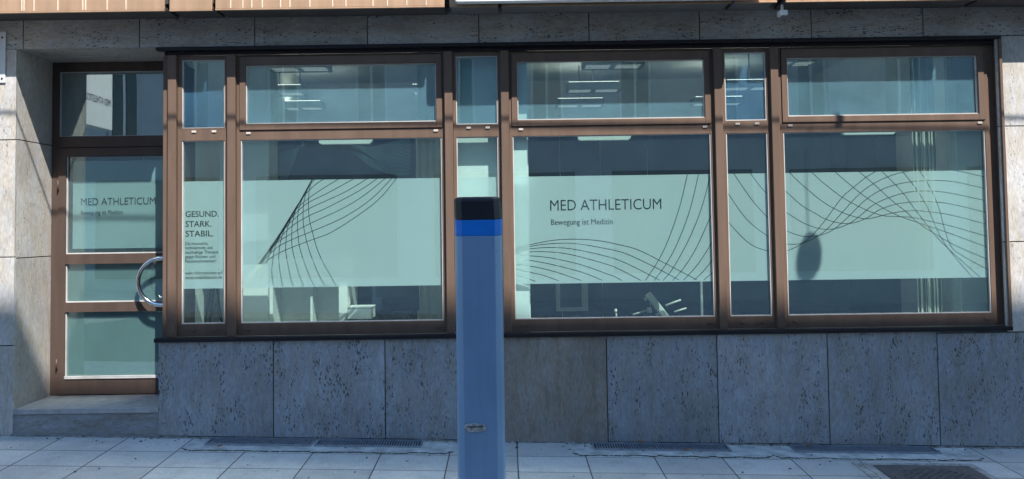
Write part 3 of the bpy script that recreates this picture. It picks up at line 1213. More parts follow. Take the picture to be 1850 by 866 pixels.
# lock cylinder and hinges
g = MB()
g.tube([(rlx + 0.03, YD - 0.0125, ZSTEP + 1.02), (rlx + 0.03, YD - 0.022, ZSTEP + 1.02)], 0.017, 14)
g.build('lock_cylinder', CHROME, dr)
for hz in (ZSTEP + 0.22, ZSTEP + 1.78):
    g = MB()
    g.tube([(gx0 + 0.0005, YD - 0.013, hz), (gx0 + 0.0005, YD - 0.013, hz + 0.10)], 0.009, 10)
    g.build('hinge', BROWN_D, dr)
# half round pull handle
hy = YD - 0.105
ctr = P(291.5, 509, hy)
rad = abs(P(249.5, 509, hy).x - ctr.x)
pts = []
for i in range(25):
    a = math.radians(90 + 180 * i / 24)
    pts.append((ctr.x + rad * math.cos(a), hy, ctr.z + rad * math.sin(a)))
g = MB()
g.tube([(ctr.x + 0.06, hy, ctr.z + rad)] + pts + [(ctr.x + 0.06, hy, ctr.z - rad)], 0.0195, 14)
g.build('handle', CHROME, dr)
for s in (-1, 1):
    g = MB()
    g.tube([(ctr.x + 0.035, hy + 0.005, ctr.z + s * rad), (ctr.x + 0.035, YD - 0.0125, ctr.z + s * rad)], 0.011, 12)
    g.build('handle_post', CHROME, dr)

# ------------------------------------------------------------------ interior
ZFL = ZSTEP + 0.0
ZCE = EYE + 2.1
BK = 5.4
m = MB()
m.box(-2.80, 4.4, BK, BK + 0.15, ZFL - 0.1, ZCE)
m.box(4.4, 4.55, 0.36, BK, ZFL - 0.1, ZCE)
m.box(-2.90, -2.80, 0.6, BK, ZFL - 0.1, ZCE)
m.build('interior_wall', WALL, bld)
one((-5.0, 4.6, 0.362, BK + 0.2, ZCE + 0.001, ZCE + 0.2), 'ceiling', WALL, bld)
one((-2.9, 4.6, 0.362, BK + 0.2, ZFL - 0.3, ZFL - 0.101), 'floor_slab', CARPET, bld)
m = MB()
m.box(-5.0, -2.901, 2.6, 2.75, ZFL - 0.1, ZCE)
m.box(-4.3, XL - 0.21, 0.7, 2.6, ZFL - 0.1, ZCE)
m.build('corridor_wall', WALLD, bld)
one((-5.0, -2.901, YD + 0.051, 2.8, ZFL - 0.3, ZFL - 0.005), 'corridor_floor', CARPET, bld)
one((XR + CL + 0.002, 4.13, 0.14, 0.36, ZSILL - 0.048, ZSILL + 0.01), 'window_board', WHITE, bld)
one((4.13, 4.40, 0.362, 0.5, ZFL, ZCE), 'interior_pier', WALL, bld)

# white column behind the narrow window, standing close to the glass
c0, c1 = P(815, 400, 0.24).x, P(956, 400, 0.24).x
one((c0, c1, 0.225, 0.7, ZFL - 0.1, ZCE), 'column', simple('column_paint', (0.85, 0.86, 0.83), 0.7, 0, 0.02), bld)


one((P(928, 500, 0.14).x, P(956, 500, 0.14).x, 0.14, 0.222, ZFL - 0.1, ZCE), 'white_reveal', simple('reveal_paint', (0.85, 0.86, 0.83), 0.7, 0, 0.02), bld)


def slats(name, px0, px1, y, zlo, zhi, n, label):
    a, b = P(px0, 500, y).x, P(px1, 500, y).x
    t = thing(name, label, 'blind')
    g = MB()
    for i in range(n):
        xx = a + (b - a) * (i + 0.5) / n
        an = 0.9 + 0.25 * math.sin(i * 2.3)
        g.obox((xx, y + 0.05, (zlo + zhi) / 2), (math.cos(an), math.sin(an), 0), (-math.sin(an), math.cos(an), 0), (0, 0, 1), 0.045, 0.0012, (zhi - zlo) / 2)
    g.build('slats', simple('blind_cloth', (0.60, 0.59, 0.50), 0.8, 0, 0.03), t)
    one((a - 0.02, b + 0.02, y + 0.03, y + 0.07, zhi + 0.002, zhi + 0.04), 'head_rail', WHITE, t)
    return t


slats('vertical_blind', 1662, 1707, 0.26, ZFL, EYE + 1.6, 10, 'stack of pale beige vertical blind slats in the widest right window')
slats('vertical_blind', 760, 797, 0.83, ZFL, EYE + 1.6, 8, 'stack of pale vertical blind slats beside the white column')

# grey-green wall and dark post at the right end of the last window
one((P(1737, 500, 0.38).x, 4.12, 0.38, 0.45, ZFL - 0.1, ZCE), 'interior_wall', simple('pale_green_wall', (0.50, 0.55, 0.52), 0.8, 0, 0.03), bld)
one((P(1722, 500, 0.42).x, P(1735, 500, 0.42).x, 0.40, 0.45, ZFL - 0.1, ZCE), 'window_post', WALLD, bld)


# navy poster with pale curves behind the first wide window
YP = 2.6
t = thing('wall_banner', 'dark navy banner with pale blue wave lines behind the first wide window', 'banner')
ba, bb = P(499, 300, YP), P(751, 300, YP)
bz0, bz1 = ZFL + 0.25, P(600, 228, YP).z
one((ba.x, bb.x, YP, YP + 0.02, bz0, bz1), 'panel', NAVY, t)
g = MB()


def band_line(pts, w):
    pl = spline([Vector((P(x, y, YP).x, P(x, y, YP).z)) for x, y in pts], 0.05)
    pl = [p for p in pl if ba.x + 0.005 < p.x < bb.x - 0.005 and bz0 < p.y < bz1 - 0.01]
    if len(pl) < 2:
        return
    Lf, Rt = ribbon_quads(pl, w)
    a = [g.bm.verts.new((p.x, YP - 0.003, p.y)) for p in Lf]
    b = [g.bm.verts.new((p.x, YP - 0.003, p.y)) for p in Rt]
    for i in range(len(pl) - 1):
        g.bm.faces.new((a[i], a[i + 1], b[i + 1], b[i]))


for i in range(26):
    f = i / 25
    # sheaf on the right, converging to the left arch
    band_line([(760, 247 + 66 * f), (715, 256 + 60 * f), (672, 262 + 40 * f + 4 * (1 - f)), (640, 262 + 16 * f), (605, 262 + 4 * f), (565, 264 + 2 * f), (540, 268 + 2 * f)], 0.006)
for i in range(10):
    f = i / 9
    band_line([(545, 256 + 12 * f), (560 + 2 * f, 262 + 3 * f), (590, 262 + 3 * f), (630, 265 + 5 * f), (668, 283 + 2 * f), (690, 303), (704, 322), (720, 350)], 0.008)
    band_line([(498, 285 + 60 * f), (512 + 10 * f, 276 + 40 * f), (528 + 6 * f, 271 + 14 * f), (545 - 4 * f, 266 + 4 * f), (558, 258)], 0.007)
g.build('wave_print', GRAPHIC, t)

# navy curtain panels across the room
def nav_panel(px0, px1, y, mat, label, zt_px=228):
    a, b = P(px0, 300, y).x, P(px1, 300, y).x
    o = one((a + 0.004, b - 0.004, y, y + 0.03, ZFL + 0.0, P((px0 + px1) / 2, zt_px, y).z), 'partition_panel', mat)
    tag(o, label, 'partition', 'blue room divider panels behind the right windows')


for i, (a, b) in enumerate(((952, 1012), (1012, 1085), (1085, 1170), (1170, 1290), (1290, 1400), (1400, 1502), (1502, 1530), (1530, 1582), (1582, 1652))):
    nav_panel(a, b, 2.7 + 0.012 * (i % 2), NAVY2 if i in (7,) else (NAVY if i < 5 else NAVY2),
              ['dark blue divider panel next to the white column', 'dark blue divider panel, second to the right of the white column',
               'dark blue divider panel under the lettering window transom drive', 'broad dark blue divider panel right of the lettering',
               'dark blue divider panel seen through the narrow right window', 'blue grey divider panel at the left of the last window',
               'narrowest blue grey divider panel in the last window', 'paler blue grey divider panel in the middle of the last window',
               'blue grey divider panel beside the beige blind slats'][i])

# lamps
LAMPM, lnt, LN, LL, LB = mat_new('lamp_louvre')
LB.inputs['Emission Color'].default_value = (1, 0.98, 0.93, 1)
LB.inputs['Emission Strength'].default_value = 0.2
LB.inputs['Base Color'].default_value = (0.8, 0.8, 0.8, 1)


GLOWM, _u1, _u2, _u3, UB = mat_new('added_room_glow')  # unseen glow added on top of the lamps to brighten the room
UB.inputs['Emission Color'].default_value = (1, 0.97, 0.88, 1)
UB.inputs['Emission Strength'].default_value = 3.0


def lamp(px0, px1, py, y, label):
    a, b = P(px0, py, y), P(px1, py, y)
    z = (a.z + b.z) / 2
    w = b.x - a.x
    t = thing('ceiling_lamp', label, 'lamp', group='pendant strip lamps in the practice room')
    m = MB()
    m.box(a.x, b.x, y, y + 0.012, z, z + 0.075)
    m.box(a.x, b.x, y + 0.288, y + 0.30, z, z + 0.075)
    m.box(a.x, a.x + 0.012, y + 0.012, y + 0.288, z, z + 0.075)
    m.box(b.x - 0.012, b.x, y + 0.012, y + 0.288, z, z + 0.075)
    m.box(a.x, b.x, y, y + 0.30, z + 0.0755, z + 0.088)
    m.build('housing', WALLD, t)
    m = MB()
    for q in range(3):
        yy = y + 0.055 + q * 0.08
        for h in (0, 1):
            xx0 = a.x + 0.03 + h * (w * 0.5)
            m.box(xx0, xx0 + w * 0.5 - 0.06, yy, yy + 0.017, z + 0.004, z + 0.012)
    m.build('louvre', LAMPM, t)
    one((a.x + 0.02, b.x - 0.02, y + 0.02, y + 0.28, z + 0.0885, z + 0.094), 'added_glow_panel', GLOWM, t)  # added glowing panel, hidden from below
    m = MB()
    m.tube([((a.x + b.x) / 2, y + 0.15, z + 0.088), ((a.x + b.x) / 2, y + 0.15, ZCE)], 0.006, 6)
    m.build('suspension_rod', SEAL, t)


for (a, b, py, y, lb) in ((480, 590, 122, 1.3, 'strip lamp nearest the glass in the first wide window'),
                          (452, 545, 168, 2.6, 'strip lamp with a white louvre at the left of the first wide window'),
                          (495, 580, 195, 4.06, 'farthest strip lamp, lowest in the first wide window'),
                          (742, 850, 166, 2.6, 'strip lamp half hidden at the right of the first wide window'),
                          (1055, 1165, 117, 1.3, 'strip lamp at the top of the lettering window'),
                          (1025, 1123, 162, 2.6, 'bright strip lamp in the middle of the lettering window'),
                          (1006, 1092, 190, 4.06, 'farthest strip lamp low in the lettering window'),
                          (1255, 1345, 187, 4.06, 'farthest strip lamp at the right edge of the lettering window'),
                          (1312, 1410, 158, 2.6, 'strip lamp in the narrow right window'),
                          (1400, 1480, 112, 1.3, 'strip lamp at the top left corner of the last window')):
    lamp(a, b, py, y, lb)

# white furniture in the first wide window
cab = thing('white_cabinet', 'white open fronted cabinet behind the lower glass of the first wide window', 'cabinet')
yc = 0.95
a0, a1 = P(487, 540, yc), P(622, 540, yc)
ztop = P(550, 470, yc).z
m = MB()
m.box(a0.x, a0.x + 0.03, yc, yc + 0.55, ZFL, ztop)
m.box(a1.x - 0.05, a1.x + 0.03, yc, yc + 0.55, ZFL, ztop)
m.box(a0.x + 0.03, a1.x - 0.05, yc, yc + 0.55, ztop - 0.03, ztop)
m.build('carcass', WHITE, cab)
one((a0.x + 0.03, a1.x - 0.05, yc + 0.3, yc + 0.33, ZFL, ztop - 0.031), 'back_panel', WHITE, cab)
g = MB()
xm = P(565, 540, yc + 0.2).x
g.box(xm, xm + 0.02, yc + 0.1, yc + 0.299, ZFL + 0.02, ztop - 0.032)
g.build('divider', WHITE, cab)
# white wall slab left of the cabinet
one((P(437, 540, 0.82).x - 0.2, P(484, 540, 0.82).x, 0.82, 0.87, ZFL - 0.1, EYE + 0.9), 'interior_partition', WHITE, bld)
bx = thing('storage_box', 'small white box beside the dark chair in the first wide window', 'box')
y = 0.85
u, v = P(628, 558, y), P(671, 590, y)
one((u.x, v.x, y, y + 0.25, ZFL + 0.6, u.z), 'body', WHITE, bx, 0.004)
one((u.x - 0.004, v.x + 0.004, y - 0.004, y + 0.254, u.z + 0.0005, u.z + 0.012), 'lid', WHITE, bx, 0.003)
one((u.x + 0.03, v.x - 0.03, y + 0.03, y + 0.22, ZFL - 0.1, ZFL + 0.6), 'pedestal', WALLD, bx)

# chair
ch = thing('office_chair', 'dark navy upholstered chair seen through the lower glass of the first wide window', 'chair')
y = 1.3
u, v = P(668, 512, y), P(764, 568, y)
m = MB()
ring = [(0.0, 0.32), (0.02, 0.36), (0.11, 0.37), (0.15, 0.44), (0.22, 0.47), (0.57, 0.47), (0.60, 0.44), (0.61, 0.1), (0.58, 0.03), (0.03, 0.03), (0.01, 0.08), (0.02, 0.2)]
m.loft([[(u.x + a, y, v.z + b) for a, b in ring], [(u.x + a, y + 0.09, v.z + b) for a, b in ring]])
m.build('backrest', CHAIRM, ch, 0.02, 3)
one((u.x + 0.02, u.x + 0.6, y - 0.45, y + 0.02, v.z - 0.42, v.z - 0.34), 'seat', CHAIRM, ch, 0.03)
m = MB()
for k_ in range(4):
    xx = u.x + 0.08 + k_ * 0.15
    m.tube([(xx, y + 0.05, v.z + 0.04), (xx - 0.012, y + 0.05, v.z - 0.02), (xx - 0.02, y + 0.04, v.z - 0.36)], 0.007, 8)
m.build('back_frame', SEAL, ch)
for sx in (0.05, 0.57):
    for sy in (-0.42, 0.0):
        m = MB()
        m.tube([(u.x + sx, y + sy, v.z - 0.42), (u.x + sx, y + sy, ZFL - 0.1)], 0.012, 8)
        m.build('leg', SEAL, ch)

# framed mirror on the divider in the lettering window
mi = thing('wall_mirror', 'pale framed mirror behind the lower glass of the lettering window', 'mirror')
y = 2.64
u, v = P(1003, 440, y), P(1063, 562, y)
m = MB()
plate(m, u.x, v.x, v.z, u.z, u.x + 0.045, v.x - 0.07, v.z + 0.04, u.z - 0.04, y, y + 0.03)
m.build('frame', WALLD, mi)
one((u.x + 0.046, v.x - 0.071, y + 0.012, y + 0.02, v.z + 0.041, u.z - 0.041), 'glass', NAVY2, mi)

# training machine: tilted white lever with pegs
tm = thing('training_machine', 'white exercise machine arm tilted behind the lower glass of the lettering window', 'exercise machine')
y = 1.0
s = Vector(P(1170, 531, y))
e = Vector(P(1212, 585, y))
d = (e - s).normalized()
nrm = Vector((d.z, 0, -d.x))
m = MB()
m.obox((s + e) / 2, d, (0, 1, 0), nrm, (e - s).length / 2, 0.035, 0.030)
m.build('lever', STEELW, tm, 0.008)
for f_, sgn in ((0.08, 1), (0.60, 1)):
    m = MB()
    c = s + d * (e - s).length * f_
    sd = nrm if nrm.x < 0 else -nrm
    m.tube([c, c + sd * 0.06], 0.016, 10)
    m.build('peg', STEELW, tm)
for a, b in (((1143, 569), (1172, 560)), ((1203, 552), (1230, 542)), ((1218, 564), (1240, 557))):
    m = MB()
    m.tube([P(a[0], a[1], y), P(b[0], b[1], y)], 0.009, 8)
    m.build('arm', STEELW, tm)
one((P(1169, 556, y).x, P(1177, 565, y).x, y - 0.03, y + 0.03, P(1170, 565, y).z, P(1170, 556, y).z), 'clamp', STEELW, tm, 0.004)
q = P(1220, 600, y)
one((q.x - 0.04, q.x + 0.04, y - 0.04, y + 0.04, ZFL - 0.1, e.z), 'column', STEELW, tm, 0.005)
one((q.x - 0.3, q.x + 0.3, y - 0.25, y + 0.25, ZFL - 0.1, ZFL - 0.04), 'base', SEAL, tm, 0.01)
hk = thing('wall_hook', 'small white hook rod in front of the dark divider under the lettering', 'hook')
m = MB()
m.tube([P(1112, 560, y), P(1117, 590, y), P(1118, 640, y)], 0.008, 8)
m.build('rod', STEELW, hk)
m = MB()
m.tube([P(1110, 562, y), P(1114.5, 562, y)], 0.02, 10)
m.build('knob', STEELW, hk)
# slim glass-wall post
one((P(1266.5, 540, 0.6).x, P(1270, 540, 0.6).x, 0.6, 0.63, ZFL - 0.1, ZF0 + 0.012), 'slim_post', WHITE, bld)

# tripod in the first narrow window
tp = thing('black_tripod', 'black tripod stand behind the lower glass of the narrow text window', 'tripod')
y = 0.55
top = P(388, 505, y)
for a, b in (((384, 508), (369, 592)), ((388, 508), (378, 592)), ((390, 508), (403, 592))):
    m = MB()
    u, v = P(a[0], a[1], y), P(b[0], b[1], y)
    v = u + (v - u) * ((u.z - ZFL + 0.1) / (u.z - v.z))
    m.tube([u, v], 0.009, 8)
    m.build('leg', SEAL, tp)
m = MB()
m.tube([P(388, 520, y), P(388, 470, y)], 0.014, 8)
m.build('column', SEAL, tp)
m = MB()
m.tube([P(378, 585, y), P(391, 548, y), P(400, 585, y)], 0.005, 6)
m.build('brace', SEAL, tp)
# dark curtain and light strip in the narrow text window
one((P(331, 300, 1.2).x - 0.1, P(361, 300, 1.2).x, 1.2, 1.24, ZFL - 0.1, ZCE - 0.05), 'interior_partition', NAVY, bld)
one((P(343, 300, 1.19).x, P(345, 300, 1.19).x, 1.185, 1.198, EYE + 0.5, ZCE - 0.1), 'edge_strip', WALL, bld)
one((P(362, 300, 2.4).x, P(500, 300, 2.4).x, 2.4, 2.45, ZFL - 0.1, ZCE - 0.05), 'interior_partition', WALLD, bld)

# ------------------------------------------------------------------ blade sign (seen mirrored in the door light)
bs = thing('projecting_sign', 'white lettered sign projecting from the wall left of the entrance, mirrored in the door', 'sign')
XS = -4.22
one((XS - 0.09, XS, -1.08, -0.36, EYE + 1.10, EYE + 1.95), 'panel', WHITE, bs, 0.012)
text_mesh('MED ATHLETICUM', 'lettering', -1.03, -0.40, EYE + 1.36, EYE + 1.43, XS + 0.0015, INK, bs, 0.0, None, 'y')
u, v = P(-30, 58, -0.01), P(9.5, 150, -0.01)
zmid = P(5, 139, -0.01).z
one((XS - 0.13, v.x, -0.014, -0.001, v.z, u.z), 'wall_plate', simple('pale_plate', (0.62, 0.63, 0.64), 0.4, 0.2, 0.03), bs, 0.003)
for zz in (u.z - 0.05, v.z + 0.035):
    m = MB()
    m.tube([(v.x - 0.025, -0.0142, zz), (v.x - 0.025, -0.019, zz)], 0.008, 8)
    m.build('screw', SEAL, bs)
for zz in (EYE + 1.25, EYE + 1.6):
    one((XS - 0.06, XS - 0.03, -0.359, -0.0145, zz, zz + 0.03), 'bracket', CHROME, bs)

# ------------------------------------------------------------------ grey post in front
YPST = -2.30


def pp(px, py):
    return P(px, py, YPST)


post = thing('parking_meter_post', 'tall blue grey metal post with blue band and black cap on the pavement', 'parking meter')
POSTM, pnt, pN, pL, pB = mat_new('post_paint')
tc = pN.new('ShaderNodeTexCoord')
n1 = pN.new('ShaderNodeTexNoise')
n1.inputs['Scale'].default_value = 3
n1.inputs['Detail'].default_value = 8
pL.new(tc.outputs['Object'], n1.inputs['Vector'])
r1 = ramp(pN, [(0.3, (0.225, 0.37, 0.55)), (0.7, (0.265, 0.42, 0.61))])
pL.new(n1.outputs['Fac'], r1.inputs['Fac'])
n2 = pN.new('ShaderNodeTexVoronoi')
n2.inputs['Scale'].default_value = 9
pL.new(tc.outputs['Object'], n2.inputs['Vector'])
r2 = ramp(pN, [(0.03, (0.35, 0.35, 0.35)), (0.045, (1, 1, 1))])
pL.new(n2.outputs['Distance'], r2.inputs['Fac'])
mx_ = pN.new('ShaderNodeMix')
mx_.data_type = 'RGBA'
mx_.blend_type = 'MULTIPLY'
mx_.inputs[0].default_value = 0.6
pL.new(r1.outputs[0], mx_.inputs[6])
pL.new(r2.outputs[0], mx_.inputs[7])
n5 = pN.new('ShaderNodeTexNoise')
n5.inputs['Scale'].default_value = 1
n5.inputs['Detail'].default_value = 7
n5.inputs['Roughness'].default_value = 0.65
mp5 = pN.new('ShaderNodeMapping')
mp5.inputs['Scale'].default_value = (38, 38, 2.4)
pL.new(tc.outputs['Object'], mp5.inputs['Vector'])
pL.new(mp5.outputs[0], n5.inputs['Vector'])
r5 = ramp(pN, [(0.3, (0.95, 0.95, 0.95)), (0.55, (1, 1, 1)), (0.72, (1.04, 1.04, 1.03))])
pL.new(n5.outputs['Fac'], r5.inputs['Fac'])
mx5 = pN.new('ShaderNodeMix')
mx5.data_type = 'RGBA'
mx5.blend_type = 'MULTIPLY'
mx5.inputs[0].default_value = 1
pL.new(mx_.outputs[2], mx5.inputs[6])
pL.new(r5.outputs[0], mx5.inputs[7])
pL.new(mx5.outputs[2], pB.inputs['Base Color'])
pB.inputs['Roughness'].default_value = 0.38
pB.inputs['Metallic'].default_value = 0.25


def outline(x0, x1, y0, depth, ch, rd=3):
    """plan of the post: front with two chamfers, round back"""
    w = x1 - x0
    return [(x0, y0 + depth), (x0 - 0.0, y0 + ch * 1.1), (x0 + ch * 0.25, y0 + ch * 0.45), (x0 + ch * 1.0, y0),
            (x1 - ch * 1.0, y0), (x1 - ch * 0.25, y0 + ch * 0.45), (x1, y0 + ch * 1.1), (x1, y0 + depth)]


CH = 0.042


def section(zl, zr_ref, x0, x1, lift=0.0):
    ring = []
    for (x, y) in outline(x0, x1, YPST, 0.17, CH):
        ring.append((x, y, zl + min(1, (y - YPST) / (CH * 1.1)) * lift))
    return ring


z_bot = gz(0.0, YPST) - 0.02
bl, br_ = pp(826.2, 860).x, pp(913.3, 860).x
tl, trr = pp(821.5, 430).x, pp(907.2, 430).x
slope_l = (bl - tl) / (pp(826, 860).z - pp(821, 430).z)
slope_r = (br_ - trr) / (pp(913, 860).z - pp(907, 430).z)


def xl(z):
    return tl + (z - pp(821, 430).z) * slope_l


def xr(z):
    return trr + (z - pp(907, 430).z) * slope_r


zb1 = pp(864, 426.5).z
zb2 = pp(864, 397.5).z
ztp = pp(862, 355.5).z
LIFT = 0.008
m = MB()
m.loft([section(z_bot, 0, xl(z_bot), xr(z_bot)), section(zb1 - 0.0015, 0, xl(zb1), xr(zb1), LIFT)])
m.build('body', POSTM, post, 0.003)
m = MB()
g_ = -0.0015
m.loft([section(zb1, 0, xl(zb1) + g_, xr(zb1) - g_, LIFT), section(zb2 - 0.001, 0, xl(zb2) + g_, xr(zb2) - g_, LIFT)])
m.build('band', BLUEP, post, 0.002)
m = MB()
rings = [section(zb2, 0, xl(zb2) - 0.001, xr(zb2) + 0.001, LIFT)]
ca, cb = pp(819.5, 380).x, pp(905, 380).x
hh = ztp - zb2
for fz, ins in ((0.80, 0.0), (0.90, 0.003), (0.96, 0.009), (1.0, 0.02)):
    ring = []
    for (x, y) in outline(ca + ins, cb - ins, YPST + ins * 0.8, 0.17 - ins * 1.6, CH):
        ring.append((x, y, zb2 + hh * fz))
    rings.append(ring)
m.loft(rings)
m.build('cap', BLACKP, post, 0.002)
# worn plate with the lock slot
c = pp(858.5, 772)
m = MB()
ring0 = []
ring1 = []
for i in range(20):
    a = 2 * math.pi * i / 20
    sx = 0.062 * (abs(math.cos(a)) ** 0.7) * (1 if math.cos(a) > 0 else -1)
    sz = 0.021 * (abs(math.sin(a)) ** 0.8) * (1 if math.sin(a) > 0 else -1) - (0.006 if math.sin(a) < -0.5 else 0)
    ring0.append((c.x + sx, YPST - 0.0005, c.z + sz))
    ring1.append((c.x + sx * 0.95, YPST - 0.006, c.z + sz * 0.92))
m.loft([ring0, ring1])
m.build('lock_plate', simple('worn_zinc', (0.42, 0.42, 0.42), 0.5, 0.4, 0.3, 60), post)
one((c.x - 0.045, c.x + 0.047, YPST - 0.0085, YPST - 0.0062, c.z + 0.001, c.z + 0.0055), 'lock_slot', SEAL, post)

# ------------------------------------------------------------------ pavement furniture
def ground_quad(m, x0, x1, y0, y1, dz0, dz1):
    vs = m.box(x0, x1, y0, y1, 0, 1)
    for i, v in enumerate(vs):
        v.co.z = gz(v.co.x, v.co.y) + (dz0 if i < 4 else dz1)


def grate(px0, px1, lab, depth=0.19):
    a, b = G(px0, 806).x, G(px1, 806).x
    t = thing('light_well_grate', lab, 'grate', group='light well grates along the wall')
    m = MB()
    y0, y1 = -0.02 - depth, -0.022
    ground_quad(m, a, b, y0, y0 + 0.012, 0.003, 0.016)
    ground_quad(m, a, b, y1 - 0.012, y1, 0.003, 0.016)
    ground_quad(m, a, a + 0.012, y0 + 0.0121, y1 - 0.0121, 0.003, 0.016)
    ground_quad(m, b - 0.012, b, y0 + 0.0121, y1 - 0.0121, 0.003, 0.016)
    m.build('rim', GRATEM, t)
    m = MB()
    n = int((b - a) / 0.021)
    for i in range(1, n):
        xx = a + 0.012 + (b - a - 0.024) * i / n
        ground_quad(m, xx - 0.0045, xx + 0.0045, y0 + 0.0125, y1 - 0.0125, 0.0035, 0.014)
    m.build('bars', GRATEM, t)
    m = MB()
    ground_quad(m, a + 0.012, b - 0.012, y0 + 0.0122, y1 - 0.0122, 0.001, 0.003)
    m.build('shaft_shade_sheet', SEAL, t)  # flat black sheet stands for the shade down the well
    # pale bolt heads
    m = MB()
    for xx in (a + 0.06, b - 0.06, (a + b) / 2):
        z = gz(xx, y0 + 0.04) + 0.0145
        m.tube([(xx, y0 + 0.04, z), (xx, y0 + 0.04, z + 0.004)], 0.009, 8)
    m.build('bolts', CHROME, t)
    return a, b


ga = grate(368, 562, 'metal light well grate nearest the door')
gb = grate(569, 762, 'metal light well grate between the door side grate and the blue grey post')
gc = grate(1070, 1312, 'metal light well grate under the lettered window right of the post')
gd = grate(1424, 1674, 'metal light well grate at the far right beside the manhole')


def collar(a, b, ga_list, name='concrete_collar'):
    """uneven concrete surround in front of the grates"""
    m = MB()
    y1 = -0.345
    n = int((b - a) / 0.05)
    front = []
    rnd = random.Random(int(a * 100) + 5)
    for i in range(n + 1):
        x = a + (b - a) * i / n
        front.append((x, y1 + rnd.uniform(-0.02, 0.012) + (0.06 if i in (0, n) else 0)))
    top = 0.0035
    verts_f = [m.bm.verts.new((x, y, gz(x, y) + top)) for x, y in front]
    verts_b = [m.bm.verts.new((x, -0.0, gz(x, 0) + top - 0.002)) for x, y in front]
    low = [m.bm.verts.new((x, y, gz(x, y) - 0.03)) for x, y in front]
    lowb = [m.bm.verts.new((x, -0.0, gz(x, 0) - 0.03)) for x, y in front]
    for i in range(n):
        m.bm.faces.new((verts_f[i], verts_f[i + 1], verts_b[i + 1], verts_b[i]))
        m.bm.faces.new((low[i], low[i + 1], verts_f[i + 1], verts_f[i]))
        m.bm.faces.new((lowb[i], lowb[i + 1], low[i + 1], low[i]))
    m.bm.faces.new((verts_f[0], verts_b[0], lowb[0], low[0]))
    m.bm.faces.new((verts_f[n], low[n], lowb[n], verts_b[n]))
    o = m.build(name, CONC)
    tag(o, kind='structure')
    # ragged dark joint with a little moss in front of the edge
    g = MB()
    for i in range(n * 3):
        t_ = (i + rnd.random()) / (n * 3)
        x = a + (b - a) * t_
        ii = min(int(t_ * n), n - 1)
        y = front[ii][1] + (front[ii + 1][1] - front[ii][1]) * (t_ * n - ii) - 0.004
        w_, h_ = rnd.uniform(0.006, 0.02), rnd.uniform(0.003, 0.009)
        z = gz(x, y)
        g.obox((x, y, z + 0.002), (1, rnd.uniform(-.4, .4), -0.0266), (-rnd.uniform(-.4, .4), 1, 0.03), (0, 0, 1), w_, h_, 0.002, 0 if rnd.random() < 0.75 else 1)
    o2 = g.build('edge_moss', [simple('joint_dirt', (0.03, 0.03, 0.026), 0.9), simple('moss', (0.06, 0.10, 0.03), 0.9)])
    tag(o2, 'dark ragged line of moss and dirt in the joint', 'moss', None, 'stuff')


collar(G(338, 806).x, G(818, 812).x, (ga, gb))
collar(G(1033, 812).x, G(1380, 812).x, (gc,))
collar(G(1385, 812).x, G(1745, 812).x, (gd,))

# manhole with granite setts
mh = thing('manhole_cover', 'dark cast iron manhole cover set in a border of small granite setts', 'manhole')
q0, q1 = G(1578, 843), G(1745, 845)
xa_, xb_ = q0.x, q1.x + 0.02
yt_ = -0.53
yb_ = yt_ - (xb_ - xa_)
m = MB()
ground_quad(m, xa_, xb_, yb_, yt_, 0.0045, 0.010)
m.build('frame', IRON, mh)
m = MB()
cxm, cym = (xa_ + xb_) / 2, (ya_ := (yt_ + yb_) / 2)
R_ = (xb_ - xa_) * 0.46
rr_ = []
for (r, dz) in ((R_, 0.0102), (R_, 0.014), (R_ * 0.94, 0.014), (R_ * 0.93, 0.0115), (R_ * 0.90, 0.0115), (R_ * 0.89, 0.014)):
    rr_.append([(cxm + r * math.cos(2 * math.pi * i / 40), cym + r * math.sin(2 * math.pi * i / 40), gz(cxm + r * math.cos(2 * math.pi * i / 40), cym + r * math.sin(2 * math.pi * i / 40)) + dz) for i in range(40)])
m.loft(rr_)
m.build('lid', IRON, mh)
m = MB()
st = 0.032
nn = int(2 * R_ / st)
for i in range(nn):
    for j in range(nn):
        x = cxm - R_ + (i + 0.5) * st
        y = cym - R_ + (j + 0.5) * st
        if (x - cxm) ** 2 + (y - cym) ** 2 < (R_ * 0.85) ** 2 and (i + j) % 2 == 0:
            ground_quad(m, x - 0.012, x + 0.012, y - 0.012, y + 0.012, 0.0142, 0.019)
m.build('studs', IRON, mh)
m = MB()
rnd = random.Random(3)
s_ = 0.066
x = xa_ - 0.012 - 2 * s_
for side in range(2):
    for r in range(2):
        xx = (xa_ - 0.006 - (r + 1) * s_) if side == 0 else (xb_ + 0.006 + r * s_)
        if side == 1 and r == 1:
            continue
        y = yt_ + 0.075
        while y > yb_:
            h = s_ * rnd.uniform(0.8, 1.25)
            ground_quad(m, xx + rnd.uniform(.002, .006), xx + s_ - rnd.uniform(.002, .006), y - h + 0.005, y - 0.002, -0.02, rnd.uniform(0.006, 0.011))
            y -= h
x = xa_ - 0.006
while x < xb_:
    w_ = s_ * rnd.uniform(0.8, 1.3)
    ground_quad(m, x + 0.003, x + w_ - 0.003, yt_ + 0.008, yt_ + 0.008 + s_ * rnd.uniform(.85, 1), -0.02, rnd.uniform(0.006, 0.011))
    x += w_
m.build('setts', COBBLE, mh, 0.004)

